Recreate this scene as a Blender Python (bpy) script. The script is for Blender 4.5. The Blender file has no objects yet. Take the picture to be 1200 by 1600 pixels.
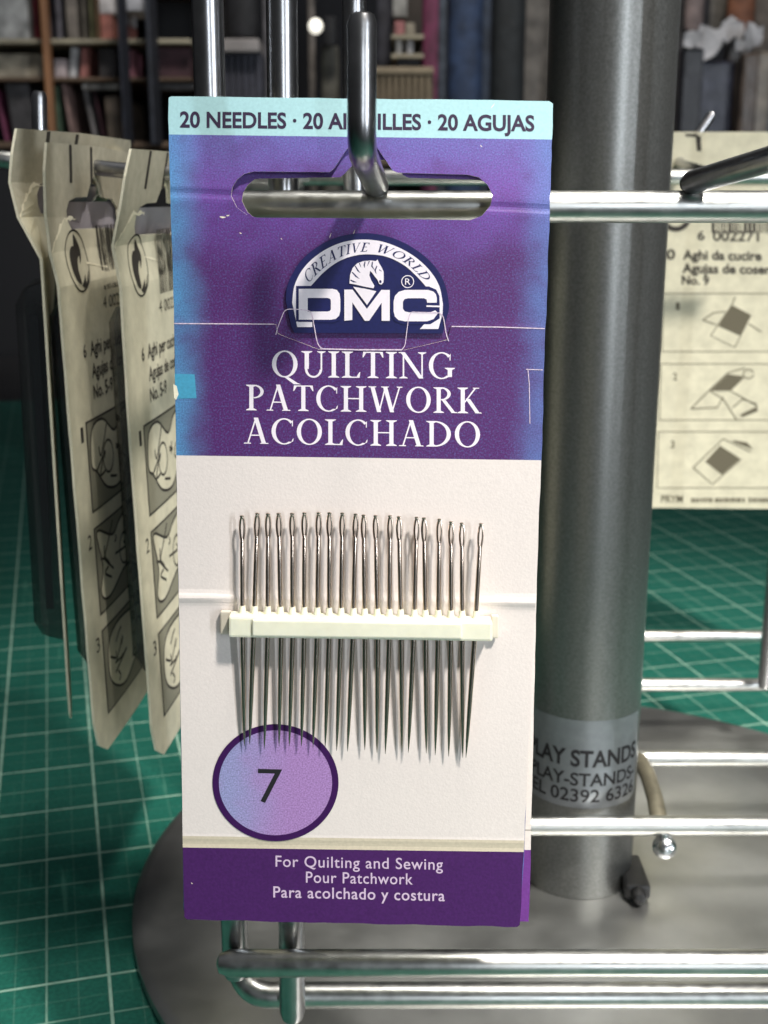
import bpy, bmesh, math, random
from mathutils import Vector, Matrix
from mathutils.geometry import tessellate_polygon
random.seed(7)
C = bpy.context.scene
COL = C.collection
PI = math.pi
MM = 0.001
# ------------------------------------------------------------------ camera, world, lamps, exposure
FPX = 1900.0                      # focal length in pixels of a 1200 x 1600 picture
TH = math.atan(495.0 / FPX)       # camera pitch below the horizon
CAMZ = 149.0                      # camera height above the mat, mm
cam_d = bpy.data.cameras.new('camera'); cam = bpy.data.objects.new('camera', cam_d); COL.objects.link(cam)
cam.location = (0, 0, CAMZ * MM); cam.rotation_euler = (PI / 2 - TH, 0, 0)
cam_d.sensor_fit = 'VERTICAL'; cam_d.sensor_height = 36.0; cam_d.sensor_width = 27.0
cam_d.lens = FPX / 1600.0 * 36.0
cam_d.clip_start = 0.01; cam_d.clip_end = 50
cam_d.dof.use_dof = True; cam_d.dof.focus_distance = 0.163; cam_d.dof.aperture_fstop = 43
C.camera = cam
C.view_settings.view_transform = 'Standard'; C.view_settings.look = 'None'
C.view_settings.exposure = 0.0; C.view_settings.gamma = 1.0; C.view_settings.use_curve_mapping = False
C.cycles.max_bounces = 8; C.cycles.use_denoising = True
w = bpy.data.worlds.new('World'); C.world = w; w.use_nodes = True
nt = w.node_tree; bgn = nt.nodes['Background']
tc = nt.nodes.new('ShaderNodeTexCoord'); sx = nt.nodes.new('ShaderNodeSeparateXYZ'); rp = nt.nodes.new('ShaderNodeValToRGB')
nt.links.new(tc.outputs['Generated'], sx.inputs[0])
mr = nt.nodes.new('ShaderNodeMapRange'); mr.inputs[1].default_value = -1; mr.inputs[2].default_value = 1
nt.links.new(sx.outputs[2], mr.inputs[0]); nt.links.new(mr.outputs[0], rp.inputs[0])
rp.color_ramp.elements[0].position = 0.45; rp.color_ramp.elements[0].color = (0.012, 0.012, 0.013, 1)
rp.color_ramp.elements[1].position = 1.0; rp.color_ramp.elements[1].color = (0.14, 0.145, 0.155, 1)
e = rp.color_ramp.elements.new(0.62); e.color = (0.035, 0.036, 0.038, 1)
nt.links.new(rp.outputs[0], bgn.inputs[0]); bgn.inputs[1].default_value = 1.0

def area(name, loc, target, sx_, sy_, power, col):
    d = bpy.data.lights.new(name, 'AREA'); d.shape = 'RECTANGLE'; d.size = sx_; d.size_y = sy_; d.energy = power; d.color = col
    o = bpy.data.objects.new(name, d); COL.objects.link(o); o.location = loc
    v = Vector(target) - Vector(loc); o.rotation_euler = v.to_track_quat('-Z', 'Y').to_euler()
    return o
TGT = Vector((0, 0.16, 0.10))
kd = bpy.data.lights.new('shop_spot_lamp', 'SPOT'); kd.energy = 94.0; kd.color = (1.0, 0.95, 0.88); kd.shadow_soft_size = 0.056
kd.spot_size = math.radians(19); kd.spot_blend = 0.6
key = bpy.data.objects.new('shop_spot_lamp', kd); COL.objects.link(key)
KT = Vector((0.102, 0.225, 0.08)); key.location = KT + Vector((0.33, -0.62, 1.0)) * 0.98
key.rotation_euler = (KT - key.location).to_track_quat('-Z', 'Y').to_euler()
area('low_strip_lamp', (0.62, -2.6, 0.50), TGT, 0.022, 1.3, 12.0, (0.86, 0.93, 1.0))  # tall unseen strips low behind the camera, for the pole and post highlights
area('low_strip_lamp', (2.05, -2.0, 0.50), TGT, 0.075, 1.3, 34.0, (0.86, 0.93, 1.0))
tube_lamp = area('ceiling_tube_lamp', (0.15, 0.165, 1.25), (0.06, 0.2, 0.1), 0.5, 0.10, 0.50, (1.0, 0.97, 0.9)); tube_lamp.data.spread = math.radians(34)
sd = bpy.data.lights.new('shelf_fill_spot', 'SPOT'); sd.energy = 52.0; sd.color = (1.0, 0.96, 0.9); sd.shadow_soft_size = 0.12  # added unseen spot that brightens the shelves alone
sd.spot_size = math.radians(42); sd.spot_blend = 0.5
sl_ = bpy.data.objects.new('shelf_fill_spot', sd); COL.objects.link(sl_); sl_.location = (0.1, 0.45, 1.35)
sl_.rotation_euler = (Vector((0.05, 1.25, 0.32)) - sl_.location).to_track_quat('-Z', 'Y').to_euler()

# ------------------------------------------------------------------ helpers
def srgb(r, g, b):
    f = lambda c: ((c / 255 + 0.055) / 1.055) ** 2.4 if c > 10.3 else c / 255 / 12.92
    return (f(r), f(g), f(b))

def ray(u, v):
    a = Vector((0, math.cos(TH), -math.sin(TH))); up = Vector((0, math.sin(TH), math.cos(TH)))
    return a + Vector(((u - 600) / FPX, 0, 0)) - up * ((v - 800) / FPX)

def at_y(u, v, y):
    """point of the plane at distance y (mm) in front of the camera, in mm, z above the mat"""
    d = ray(u, v); k = y / d.y
    return Vector((d.x * k, y, CAMZ + d.z * k))

def node_mat(name, col, rough=0.5, metal=0.0, noise=None, bump=None, spec=0.5, rnoise=None, coat=0.0):
    """Principled with optional (scale, amount) colour mottling, (scale, strength, distance mm) bump, (scale, lo, hi) roughness"""
    m = bpy.data.materials.new(name); m.use_nodes = True; t = m.node_tree; p = t.nodes['Principled BSDF']
    p.inputs['Base Color'].default_value = (*col, 1); p.inputs['Roughness'].default_value = rough
    p.inputs['Metallic'].default_value = metal; p.inputs['Specular IOR Level'].default_value = spec
    p.inputs['Coat Weight'].default_value = coat
    co = t.nodes.new('ShaderNodeTexCoord')
    def nz(scale, detail=4):
        n = t.nodes.new('ShaderNodeTexNoise'); n.inputs['Scale'].default_value = scale; n.inputs['Detail'].default_value = detail
        t.links.new(co.outputs['Object'], n.inputs['Vector']); return n
    if noise:
        n = nz(noise[0]); r = t.nodes.new('ShaderNodeMapRange')
        r.inputs[1].default_value = 0.3; r.inputs[2].default_value = 0.7
        r.inputs[3].default_value = 1 - noise[1]; r.inputs[4].default_value = 1 + noise[1]
        x = t.nodes.new('ShaderNodeVectorMath'); x.operation = 'SCALE'; x.inputs[0].default_value = col
        t.links.new(n.outputs[0], r.inputs[0]); t.links.new(r.outputs[0], x.inputs['Scale'])
        t.links.new(x.outputs[0], p.inputs['Base Color'])
    if bump:
        n = nz(bump[0], 6); b = t.nodes.new('ShaderNodeBump'); b.inputs['Strength'].default_value = bump[1]; b.inputs['Distance'].default_value = bump[2] * MM
        t.links.new(n.outputs[0], b.inputs['Height']); t.links.new(b.outputs[0], p.inputs['Normal'])
    if rnoise:
        n = nz(rnoise[0]); r = t.nodes.new('ShaderNodeMapRange'); r.inputs[1].default_value = 0.3; r.inputs[2].default_value = 0.7
        r.inputs[3].default_value = rnoise[1]; r.inputs[4].default_value = rnoise[2]
        t.links.new(n.outputs[0], r.inputs[0]); t.links.new(r.outputs[0], p.inputs['Roughness'])
    return m

def mesh_obj(name, verts, faces, mats, fmat=None, parent=None, smooth=False, uvs=None):
    me = bpy.data.meshes.new(name); me.from_pydata([tuple(v) for v in verts], [], faces)
    for m in (mats if isinstance(mats, (list, tuple)) else [mats]): me.materials.append(m)
    if fmat: me.polygons.foreach_set('material_index', fmat)
    if smooth: me.polygons.foreach_set('use_smooth', [True] * len(me.polygons))
    if uvs:
        l = me.uv_layers.new(name='print')
        for lp in me.loops: l.data[lp.index].uv = uvs[lp.vertex_index]
    me.update()
    o = bpy.data.objects.new(name, me); COL.objects.link(o)
    if parent: o.parent = parent; o.matrix_parent_inverse = Matrix.Translation(-Vector(parent.location)) if parent.type == 'EMPTY' else Matrix()
    return o

def thing(name, label, cat, loc, group=None):
    o = bpy.data.objects.new(name, None); COL.objects.link(o); o.location = Vector(loc) * MM; o.empty_display_size = 0.01
    return tag(o, label, cat, group)
def tag(o, label=None, cat=None, group=None, kind=None):
    if label: o['label'] = label
    if cat: o['category'] = cat
    if group: o['group'] = group
    if kind: o['kind'] = kind
    return o

class MB:
    """collects solids in mm, links them as one mesh"""
    def __init__(s): s.v = []; s.f = []; s.m = []
    def add(s, vs, fs, m=0):
        k = len(s.v); s.v += [Vector(v) for v in vs]; s.f += [[i + k for i in f] for f in fs]; s.m += [m] * len(fs); return s
    def box(s, x0, x1, y0, y1, z0, z1, m=0):
        vs = [(x, y, z) for z in (z0, z1) for y in (y0, y1) for x in (x0, x1)]
        return s.add(vs, [(0, 2, 3, 1), (4, 5, 7, 6), (0, 1, 5, 4), (2, 6, 7, 3), (0, 4, 6, 2), (1, 3, 7, 5)], m)
    def hexa(s, p, m=0):      # eight corners: four near, four far, same winding
        return s.add(p, [(0, 1, 2, 3), (7, 6, 5, 4), (0, 4, 5, 1), (1, 5, 6, 2), (2, 6, 7, 3), (3, 7, 4, 0)], m)
    def lathe(s, cx, cy, prof, n=48, m=0):   # profile of (r, z)
        vs = []; fs = []
        for r, z in prof:
            for i in range(n):
                a = 2 * PI * i / n; vs.append((cx + r * math.cos(a), cy + r * math.sin(a), z))
        for j in range(len(prof) - 1):
            for i in range(n):
                fs.append((j * n + i, j * n + (i + 1) % n, (j + 1) * n + (i + 1) % n, (j + 1) * n + i))
        fs.append(tuple(range(n - 1, -1, -1))); k = (len(prof) - 1) * n; fs.append(tuple(k + i for i in range(n)))
        return s.add(vs, fs, m)
    def tube(s, pts, r, n=16, m=0, round_ends=True):
        pts = [Vector(p) for p in pts]; rs = r if isinstance(r, (list, tuple)) else [r] * len(pts)
        if round_ends:
            d0 = (pts[0] - pts[1]).normalized(); d1 = (pts[-1] - pts[-2]).normalized()
            a, b = rs[0], rs[-1]
            pts = [pts[0] + d0 * a * .98, pts[0] + d0 * a * .8] + [pts[0]] + pts[1:-1] + [pts[-1], pts[-1] + d1 * b * .6, pts[-1] + d1 * b * .75]
            rs = [a * .25, a * .7] + list(rs) + [b * .82, b * .5]
        vs = []; fs = []; nrm = None
        for i, p in enumerate(pts):
            t = (pts[min(i + 1, len(pts) - 1)] - pts[max(i - 1, 0)]).normalized()
            if nrm is None: nrm = t.orthogonal().normalized()
            nrm = (nrm - t * nrm.dot(t)).normalized(); bn = t.cross(nrm)
            for k in range(n):
                a = 2 * PI * k / n; vs.append(p + (nrm * math.cos(a) + bn * math.sin(a)) * rs[i])
        for i in range(len(pts) - 1):
            for k in range(n): fs.append((i * n + k, i * n + (k + 1) % n, (i + 1) * n + (k + 1) % n, (i + 1) * n + k))
        fs.append(tuple(range(n - 1, -1, -1))); q = (len(pts) - 1) * n; fs.append(tuple(q + i for i in range(n)))
        return s.add(vs, fs, m)
    def build(s, name, mats, parent=None, smooth=False, bevel=0, auto=None):
        o = mesh_obj(name, [v * MM for v in s.v], s.f, mats, s.m, parent, smooth)
        bm = bmesh.new(); bm.from_mesh(o.data); bmesh.ops.recalc_face_normals(bm, faces=bm.faces)
        if bevel: bmesh.ops.bevel(bm, geom=list(bm.edges), offset=bevel * MM, segments=2, affect='EDGES', profile=0.6)
        if smooth:
            for e in bm.edges:
                if len(e.link_faces) == 2 and e.calc_face_angle(0) > 0.7: e.smooth = False
        bm.to_mesh(o.data); bm.free()
        return o

def fillet(pts, rad, n=8):
    """rounds the inner corners of a polyline"""
    pts = [Vector(p) for p in pts]; out = [pts[0]]
    for i in range(1, len(pts) - 1):
        a = (pts[i - 1] - pts[i]); b = (pts[i + 1] - pts[i]); k = min(rad, a.length * .48, b.length * .48)
        p0 = pts[i] + a.normalized() * k; p1 = pts[i] + b.normalized() * k
        for j in range(n + 1):
            t = j / n; out.append(p0 * (1 - t) ** 2 + pts[i] * 2 * t * (1 - t) + p1 * t * t)
    out.append(pts[-1]); return out

class Print:
    """flat shapes laid on a sheet: vertices are (a, b, h) in the sheet's own layout, mapped to 3D by the sheet's function"""
    def __init__(s): s.v = []; s.f = []; s.m = []
    def poly(s, pts, h, m=0):
        tri = tessellate_polygon([[Vector((p[0], p[1], 0)) for p in pts]])
        k = len(s.v); s.v += [(p[0], p[1], h) for p in pts]
        for t in tri: s.f.append([i + k for i in t]); s.m.append(m)
    def ring(s, outer, inner, h, m=0, closed=True):
        n = len(outer); k = len(s.v); s.v += [(p[0], p[1], h) for p in outer] + [(p[0], p[1], h) for p in inner]
        for i in range(n if closed else n - 1):
            j = (i + 1) % n; s.f.append([k + i, k + j, k + n + j, k + n + i]); s.m.append(m)
    def line(s, pts, wd, h, m=0):
        """stroked polyline"""
        o, q = [], []
        for i, p in enumerate(pts):
            a = pts[max(i - 1, 0)]; b = pts[min(i + 1, len(pts) - 1)]
            dx, dy = b[0] - a[0], b[1] - a[1]; l = math.hypot(dx, dy) or 1
            x = wd[i] if isinstance(wd, (list, tuple)) else wd
            o.append((p[0] - dy / l * x / 2, p[1] + dx / l * x / 2)); q.append((p[0] + dy / l * x / 2, p[1] - dx / l * x / 2))
        s.ring(o, q, h, m, closed=False)
    def tris(s, vs, fs, fn, h, m=0, hs=None):
        k = len(s.v)
        for i, v in enumerate(vs):
            x, y = fn(v[0], v[1]); s.v.append((x, y, h + (hs[i] if hs else 0)))
        for f in fs: s.f.append([i + k for i in f]); s.m.append(m)
    def slice(s, step):
        bm = bmesh.new(); vs = [bm.verts.new(v) for v in s.v]
        for f, m in zip(s.f, s.m):
            try: bm.faces.new([vs[i] for i in f]).material_index = m
            except ValueError: pass
        x0 = min(v[0] for v in s.v); x1 = max(v[0] for v in s.v); x = x0 + step
        while x < x1:
            bmesh.ops.bisect_plane(bm, geom=bm.verts[:] + bm.edges[:] + bm.faces[:], plane_co=(x, 0, 0), plane_no=(1, 0, 0), dist=1e-5); x += step
        bm.verts.index_update()
        s.v = [tuple(v.co) for v in bm.verts]; s.f = [[v.index for v in f.verts] for f in bm.faces]; s.m = [f.material_index for f in bm.faces]; bm.free()
    def build(s, name, mapper, mats, parent, facing=Vector((0, -1, 0))):
        vs = [mapper(*v) * MM for v in s.v]; fs = []
        for f in s.f:
            n = (vs[f[1]] - vs[f[0]]).cross(vs[f[2]] - vs[f[0]])
            fs.append(f if n.dot(facing) >= 0 else f[::-1])
        return mesh_obj(name, vs, fs, mats, s.m, parent, uvs=[(v[0] / 1000, v[1] / 1000) for v in s.v])

# ---- lettering: built-in sans face
def sans(text, bold=0.0, spacing=1.0):
    cu = bpy.data.curves.new('lettering', 'FONT'); cu.body = text; cu.size = 1; cu.offset = bold; cu.space_character = spacing; cu.resolution_u = 5
    o = bpy.data.objects.new('lettering', cu); COL.objects.link(o)
    dg = bpy.context.evaluated_depsgraph_get(); dg.update()
    me = o.evaluated_get(dg).to_mesh()
    vs = [tuple(v.co) for v in me.vertices]; fs = [list(p.vertices) for p in me.polygons]
    o.evaluated_get(dg).to_mesh_clear(); bpy.data.objects.remove(o); bpy.data.curves.remove(cu)
    return vs, fs
CAPH = 0.729
_v = sans('H')[0]; CAPH = max(v[1] for v in _v)
def put_sans(pr, text, a0, a1, b0, b1, cap, h, m=0, bold=0.0, spacing=1.0, ysign=-1):
    """text from a0 to a1 on a baseline running from b0 to b1; cap = capital height; layout y grows downwards when ysign is -1"""
    vs, fs = sans(text, bold, spacing); x0 = min(v[0] for v in vs); x1 = max(v[0] for v in vs)
    def fn(x, y):
        t = (x - x0) / (x1 - x0); return a0 + (a1 - a0) * t, b0 + (b1 - b0) * t + ysign * y * cap / CAPH
    pr.tris(vs, fs, fn, h, m)

# ---- lettering: a roman (serif) capital alphabet drawn from strokes, capital height 1
T_, t_ = 0.14, 0.05
class G:
    def __init__(s): s.p = []
    def q(s, *pts): s.p.append(list(pts)); return s
    def stem(s, x, y0=0.0, y1=1.0, wd=T_, top=True, bot=True, sw=.115):
        s.q((x - wd / 2, y0), (x + wd / 2, y0), (x + wd / 2, y1), (x - wd / 2, y1))
        for on, y, d in ((bot, y0, 1), (top, y1, -1)):
            if on:
                s.q((x - wd / 2 - sw, y), (x + wd / 2 + sw, y), (x + wd / 2 + sw * .9, y + .03 * d), (x + wd / 2, y + .085 * d), (x - wd / 2, y + .085 * d), (x - wd / 2 - sw * .9, y + .03 * d))
        return s
    def diag(s, x0, y0, x1, y1, wd):
        s.q((x0 - wd / 2, y0), (x0 + wd / 2, y0), (x1 + wd / 2, y1), (x1 - wd / 2, y1)); return s
    def ser(s, x, y, wd, d):
        s.q((x - wd / 2, y), (x + wd / 2, y), (x + wd / 2 - .03, y + .04 * d), (x - wd / 2 + .03, y + .04 * d)); return s
    def bow(s, cx, cy, rx, ry, a0, a1, tk=T_, tn=t_, n=28):
        for i in range(n):
            pts = []
            for a in (a0 + (a1 - a0) * i / n, a0 + (a1 - a0) * (i + 1) / n):
                r = math.radians(a); pts.append(((cx + rx * math.cos(r), cy + ry * math.sin(r)), (cx + (rx - tk) * math.cos(r - .12), cy + (ry - tn) * math.sin(r - .12))))
            s.q(pts[0][0], pts[1][0], pts[1][1], pts[0][1])
        return s
def glyphs():
    g = {}
    def put(c, adv, fn): q = G(); fn(q); g[c] = (q.p, adv)
    put('I', .37, lambda q: q.stem(.185))
    put('L', .62, lambda q: q.stem(.20).q((.25, 0), (.60, 0), (.60, .045), (.25, .045)).q((.60, 0), (.625, .22), (.595, .22), (.50, .04)))
    put('T', .72, lambda q: q.stem(.36, top=False).q((.04, .955), (.68, .955), (.68, 1), (.04, 1)).q((.04, 1), (.015, .78), (.045, .78), (.14, .96)).q((.68, 1), (.705, .78), (.675, .78), (.58, .96)))
    put('U', .84, lambda q: q.stem(.20, .32, 1, bot=False).stem(.68, .32, 1, wd=.055, bot=False).bow(.4225, .33, .285, .345, 180, 360, tk=.085, tn=.07))
    put('N', .90, lambda q: q.stem(.15, 0, 1, wd=.05, top=False).stem(.76, 0, 1, wd=.05, bot=False).diag(.12, 1, .73, 0, .15).ser(.08, 1, .2, -1))
    put('O', .88, lambda q: q.bow(.44, .5, .42, .515, 0, 360))
    put('Q', .90, lambda q: q.bow(.44, .5, .42, .515, 0, 360).q((.40, .02), (.54, .02), (.86, -.22), (.98, -.27), (.74, -.27)))
    put('C', .78, lambda q: q.bow(.44, .5, .42, .515, 48, 308).q((.70, .70), (.73, .70), (.735, .96), (.70, .90)).q((.68, .08), (.74, .12), (.76, .24), (.72, .20)))
    put('G', .88, lambda q: q.bow(.44, .5, .42, .515, 48, 312).q((.70, .70), (.73, .70), (.735, .96), (.70, .90)).stem(.71, .07, .42, bot=False, sw=.10))
    put('P', .64, lambda q: q.stem(.19).bow(.28, .735, .33, .265, -90, 90, tk=.115))
    put('R', .76, lambda q: q.stem(.19).bow(.28, .745, .32, .255, -90, 90, tk=.115).diag(.36, .50, .70, .0, .14).ser(.72, 0, .22, 1))
    put('D', .88, lambda q: q.stem(.19).bow(.30, .5, .53, .5, -90, 90))
    put('H', .90, lambda q: q.stem(.19).stem(.71).q((.24, .49), (.66, .49), (.66, .535), (.24, .535)))
    put('K', .82, lambda q: q.stem(.19).diag(.25, .42, .63, 1, .06).diag(.36, .56, .70, 0, .15).ser(.64, 1, .24, -1).ser(.72, 0, .24, 1))
    put('A', .84, lambda q: q.diag(.40, 1.02, .67, 0, .145).diag(.40, 1.0, .13, 0, .05).q((.22, .31), (.60, .31), (.60, .355), (.22, .355)).ser(.12, 0, .26, 1).ser(.68, 0, .30, 1))
    put('W', 1.20, lambda q: q.diag(.13, 1, .36, 0, .14).diag(.36, 0, .58, 1, .05).diag(.56, 1, .80, 0, .14).diag(.80, 0, 1.06, 1, .05).ser(.13, 1, .28, -1).ser(.56, 1, .28, -1).ser(1.06, 1, .22, -1))
    put('E', .66, lambda q: q.stem(.19).q((.24, 0), (.60, 0), (.60, .05), (.24, .05)).q((.24, .95), (.56, .95), (.56, 1), (.24, 1)).q((.24, .49), (.48, .49), (.48, .54), (.24, .54)).q((.60, 0), (.62, .2), (.59, .2), (.5, .04)).q((.56, 1), (.58, .8), (.55, .8), (.47, .96)))
    put('V', .82, lambda q: q.diag(.15, 1, .41, 0, .14).diag(.41, 0, .66, 1, .05).ser(.15, 1, .28, -1).ser(.66, 1, .24, -1))
    return g
GL = glyphs()
def put_roman(pr, text, fn, h, m=0, gap=.06):
    """fn(x 0..1 along the line, y in capital heights) -> layout point; overlapping strokes are staggered a hair in height"""
    x = 0; runs = []
    for c in text:
        if c == ' ': x += .34; continue
        runs.append((c, x)); x += GL[c][1] + gap
    tot = x - gap; k = 0
    for c, x0 in runs:
        for j, p in enumerate(GL[c][0]):
            pr.poly([fn((x0 + px) / tot, py) for px, py in p], h + .002 * (j % 9), m)
    return tot

# ------------------------------------------------------------------ materials
M = {}
M['bar'] = node_mat('zinc_plated_wire', (.55, .55, .53), .36, 1.0, noise=(500, .10), bump=(1300, .1, .03), rnoise=(500, .28, .40))
M['hook'] = node_mat('dark_steel_wire', (.40, .40, .41), .28, 1.0, noise=(500, .12), bump=(900, .12, .03))
M['pole'] = node_mat('satin_grey_tube', (.25, .255, .248), .33, .87, noise=(1800, .16), bump=(2600, .3, .05), rnoise=(1500, .30, .36))
M['base'] = node_mat('satin_grey_base', (.43, .435, .425), .28, .9, noise=(45, .2), bump=(1200, .2, .04), rnoise=(60, .28, .46))
M['black'] = node_mat('black_rubber', (.015, .015, .016), .4)
M['sticker'] = node_mat('silver_sticker', (.30, .32, .34), .36, .7, noise=(500, .08), bump=(700, .2, .05))
M['ink'] = node_mat('black_ink', (.012, .011, .014), .5)
M['paper_edge'] = node_mat('cut_paper_edge', srgb(238, 230, 205), .9, noise=(2500, .08))
M['cream'] = node_mat('card_cream', srgb(224, 215, 210), .55, noise=(2600, .035), bump=(3000, .35, .06), spec=.3)
M['cream2'] = node_mat('card_beige_strip', srgb(205, 194, 172), .6, noise=(2600, .06), spec=.3)
M['mint'] = node_mat('print_mint', srgb(162, 202, 207), .5, noise=(2600, .05), bump=(2500, .3, .06), spec=.3)
M['band'] = node_mat('print_dark_purple', srgb(70, 32, 92), .42, noise=(2400, .13), bump=(2500, .3, .06), spec=.35)
M['band2'] = node_mat('print_purple', srgb(112, 58, 138), .45, noise=(2400, .1), bump=(2500, .3, .06), spec=.35)
M['lav'] = node_mat('print_white', srgb(236, 228, 236), .5, noise=(2600, .03), spec=.3)
M['navy'] = node_mat('print_navy', srgb(24, 28, 82), .45, noise=(2400, .12), spec=.35)
M['rim'] = node_mat('print_rim', srgb(56, 16, 78), .45, noise=(2400, .1), spec=.35)
M['headink'] = node_mat('print_header', srgb(48, 34, 62), .5, spec=.3)
M['greypink'] = node_mat('print_footer', srgb(206, 184, 208), .5, noise=(2600, .06), spec=.3)
M['old'] = node_mat('card_back_buff', srgb(208, 202, 178), .8, noise=(260, .10), bump=(900, .5, .14), spec=.2)
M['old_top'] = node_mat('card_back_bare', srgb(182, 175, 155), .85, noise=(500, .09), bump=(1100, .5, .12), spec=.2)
M['flap_grey'] = node_mat('pack_flap_grey', srgb(176, 170, 178), .6, noise=(300, .06), spec=.3)
M['old_ink'] = node_mat('card_back_ink', srgb(62, 58, 54), .7, spec=.2)
M['old_grey'] = node_mat('card_back_halftone', srgb(140, 137, 120), .8, noise=(3000, .08), spec=.2)
M['old_rule'] = node_mat('card_back_rule', srgb(104, 98, 82), .8, spec=.2)
M['holder'] = node_mat('cream_plastic', srgb(230, 229, 208), .38, noise=(900, .03), bump=(900, .12, .05))
M['holder'].node_tree.nodes['Principled BSDF'].inputs['Subsurface Weight'].default_value = .25
M['holder'].node_tree.nodes['Principled BSDF'].inputs['Subsurface Radius'].default_value = (1, .9, .6)
M['holder'].node_tree.nodes['Principled BSDF'].inputs['Subsurface Scale'].default_value = .0008
M['needle'] = node_mat('polished_needle_steel', (.60, .50, .42), .22, 1.0)

def printed(name, edge_w, purple, purple_lit, blue, blue2, left, right, amount=1.0):
    """purple print fading to blue at the two edges, mottled, with light on the bent top painted in; runs on the sheet's own print map (unit 1000)"""
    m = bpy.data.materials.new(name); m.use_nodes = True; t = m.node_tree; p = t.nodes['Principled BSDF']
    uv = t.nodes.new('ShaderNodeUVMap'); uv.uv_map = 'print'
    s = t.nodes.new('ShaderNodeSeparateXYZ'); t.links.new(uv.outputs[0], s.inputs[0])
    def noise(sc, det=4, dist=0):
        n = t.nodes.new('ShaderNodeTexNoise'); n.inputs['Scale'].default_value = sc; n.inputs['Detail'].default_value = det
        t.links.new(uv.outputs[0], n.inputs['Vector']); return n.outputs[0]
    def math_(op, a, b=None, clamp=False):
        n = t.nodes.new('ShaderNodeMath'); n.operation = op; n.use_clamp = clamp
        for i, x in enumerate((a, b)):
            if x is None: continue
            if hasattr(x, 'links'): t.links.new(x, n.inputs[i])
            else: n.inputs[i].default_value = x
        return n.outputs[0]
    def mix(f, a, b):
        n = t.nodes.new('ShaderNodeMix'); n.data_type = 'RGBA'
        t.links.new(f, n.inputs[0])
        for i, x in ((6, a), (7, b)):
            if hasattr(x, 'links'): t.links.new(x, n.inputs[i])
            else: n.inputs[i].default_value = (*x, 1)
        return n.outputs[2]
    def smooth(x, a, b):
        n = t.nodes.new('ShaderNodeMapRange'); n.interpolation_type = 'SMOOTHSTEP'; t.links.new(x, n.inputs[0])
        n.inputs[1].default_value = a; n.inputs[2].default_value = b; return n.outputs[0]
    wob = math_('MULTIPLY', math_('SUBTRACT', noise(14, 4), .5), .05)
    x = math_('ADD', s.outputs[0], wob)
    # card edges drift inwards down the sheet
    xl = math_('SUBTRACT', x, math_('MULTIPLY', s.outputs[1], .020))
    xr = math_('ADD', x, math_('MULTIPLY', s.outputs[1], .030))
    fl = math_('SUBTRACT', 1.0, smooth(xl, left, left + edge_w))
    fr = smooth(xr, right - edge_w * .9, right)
    pur = mix(smooth(math_('ADD', s.outputs[1], math_('MULTIPLY', math_('SUBTRACT', noise(6, 2), .5), .2)), .30, .42), purple_lit, purple)  # lighter purple towards the top paints in the light caught by the bend
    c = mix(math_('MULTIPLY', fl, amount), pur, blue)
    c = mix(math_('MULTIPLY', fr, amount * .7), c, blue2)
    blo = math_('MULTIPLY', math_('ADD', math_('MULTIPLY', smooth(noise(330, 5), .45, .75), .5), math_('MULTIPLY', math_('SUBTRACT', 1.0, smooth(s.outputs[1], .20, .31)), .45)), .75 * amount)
    c = mix(blo, c, blue2) if purple != purple_lit else c
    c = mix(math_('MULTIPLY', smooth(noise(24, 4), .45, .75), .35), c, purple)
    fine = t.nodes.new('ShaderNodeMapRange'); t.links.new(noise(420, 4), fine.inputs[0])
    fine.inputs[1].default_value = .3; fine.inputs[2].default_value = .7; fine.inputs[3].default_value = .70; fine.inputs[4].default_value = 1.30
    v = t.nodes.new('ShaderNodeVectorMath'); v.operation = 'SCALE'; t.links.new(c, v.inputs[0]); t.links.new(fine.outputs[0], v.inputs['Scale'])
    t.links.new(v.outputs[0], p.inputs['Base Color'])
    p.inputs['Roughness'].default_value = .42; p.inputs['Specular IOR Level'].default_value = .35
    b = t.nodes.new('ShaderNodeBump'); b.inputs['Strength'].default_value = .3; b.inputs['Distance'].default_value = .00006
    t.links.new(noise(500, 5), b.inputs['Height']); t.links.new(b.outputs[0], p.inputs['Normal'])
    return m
M['purple'] = printed('print_purple_fade_lit_top', .075, srgb(80, 37, 100), srgb(104, 66, 146), srgb(84, 146, 192), srgb(92, 122, 182), .248, .878)
M['badge'] = printed('print_badge_fade', .12, srgb(164, 128, 184), srgb(164, 128, 184), srgb(146, 150, 194), srgb(164, 128, 184), .315, .95)

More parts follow.
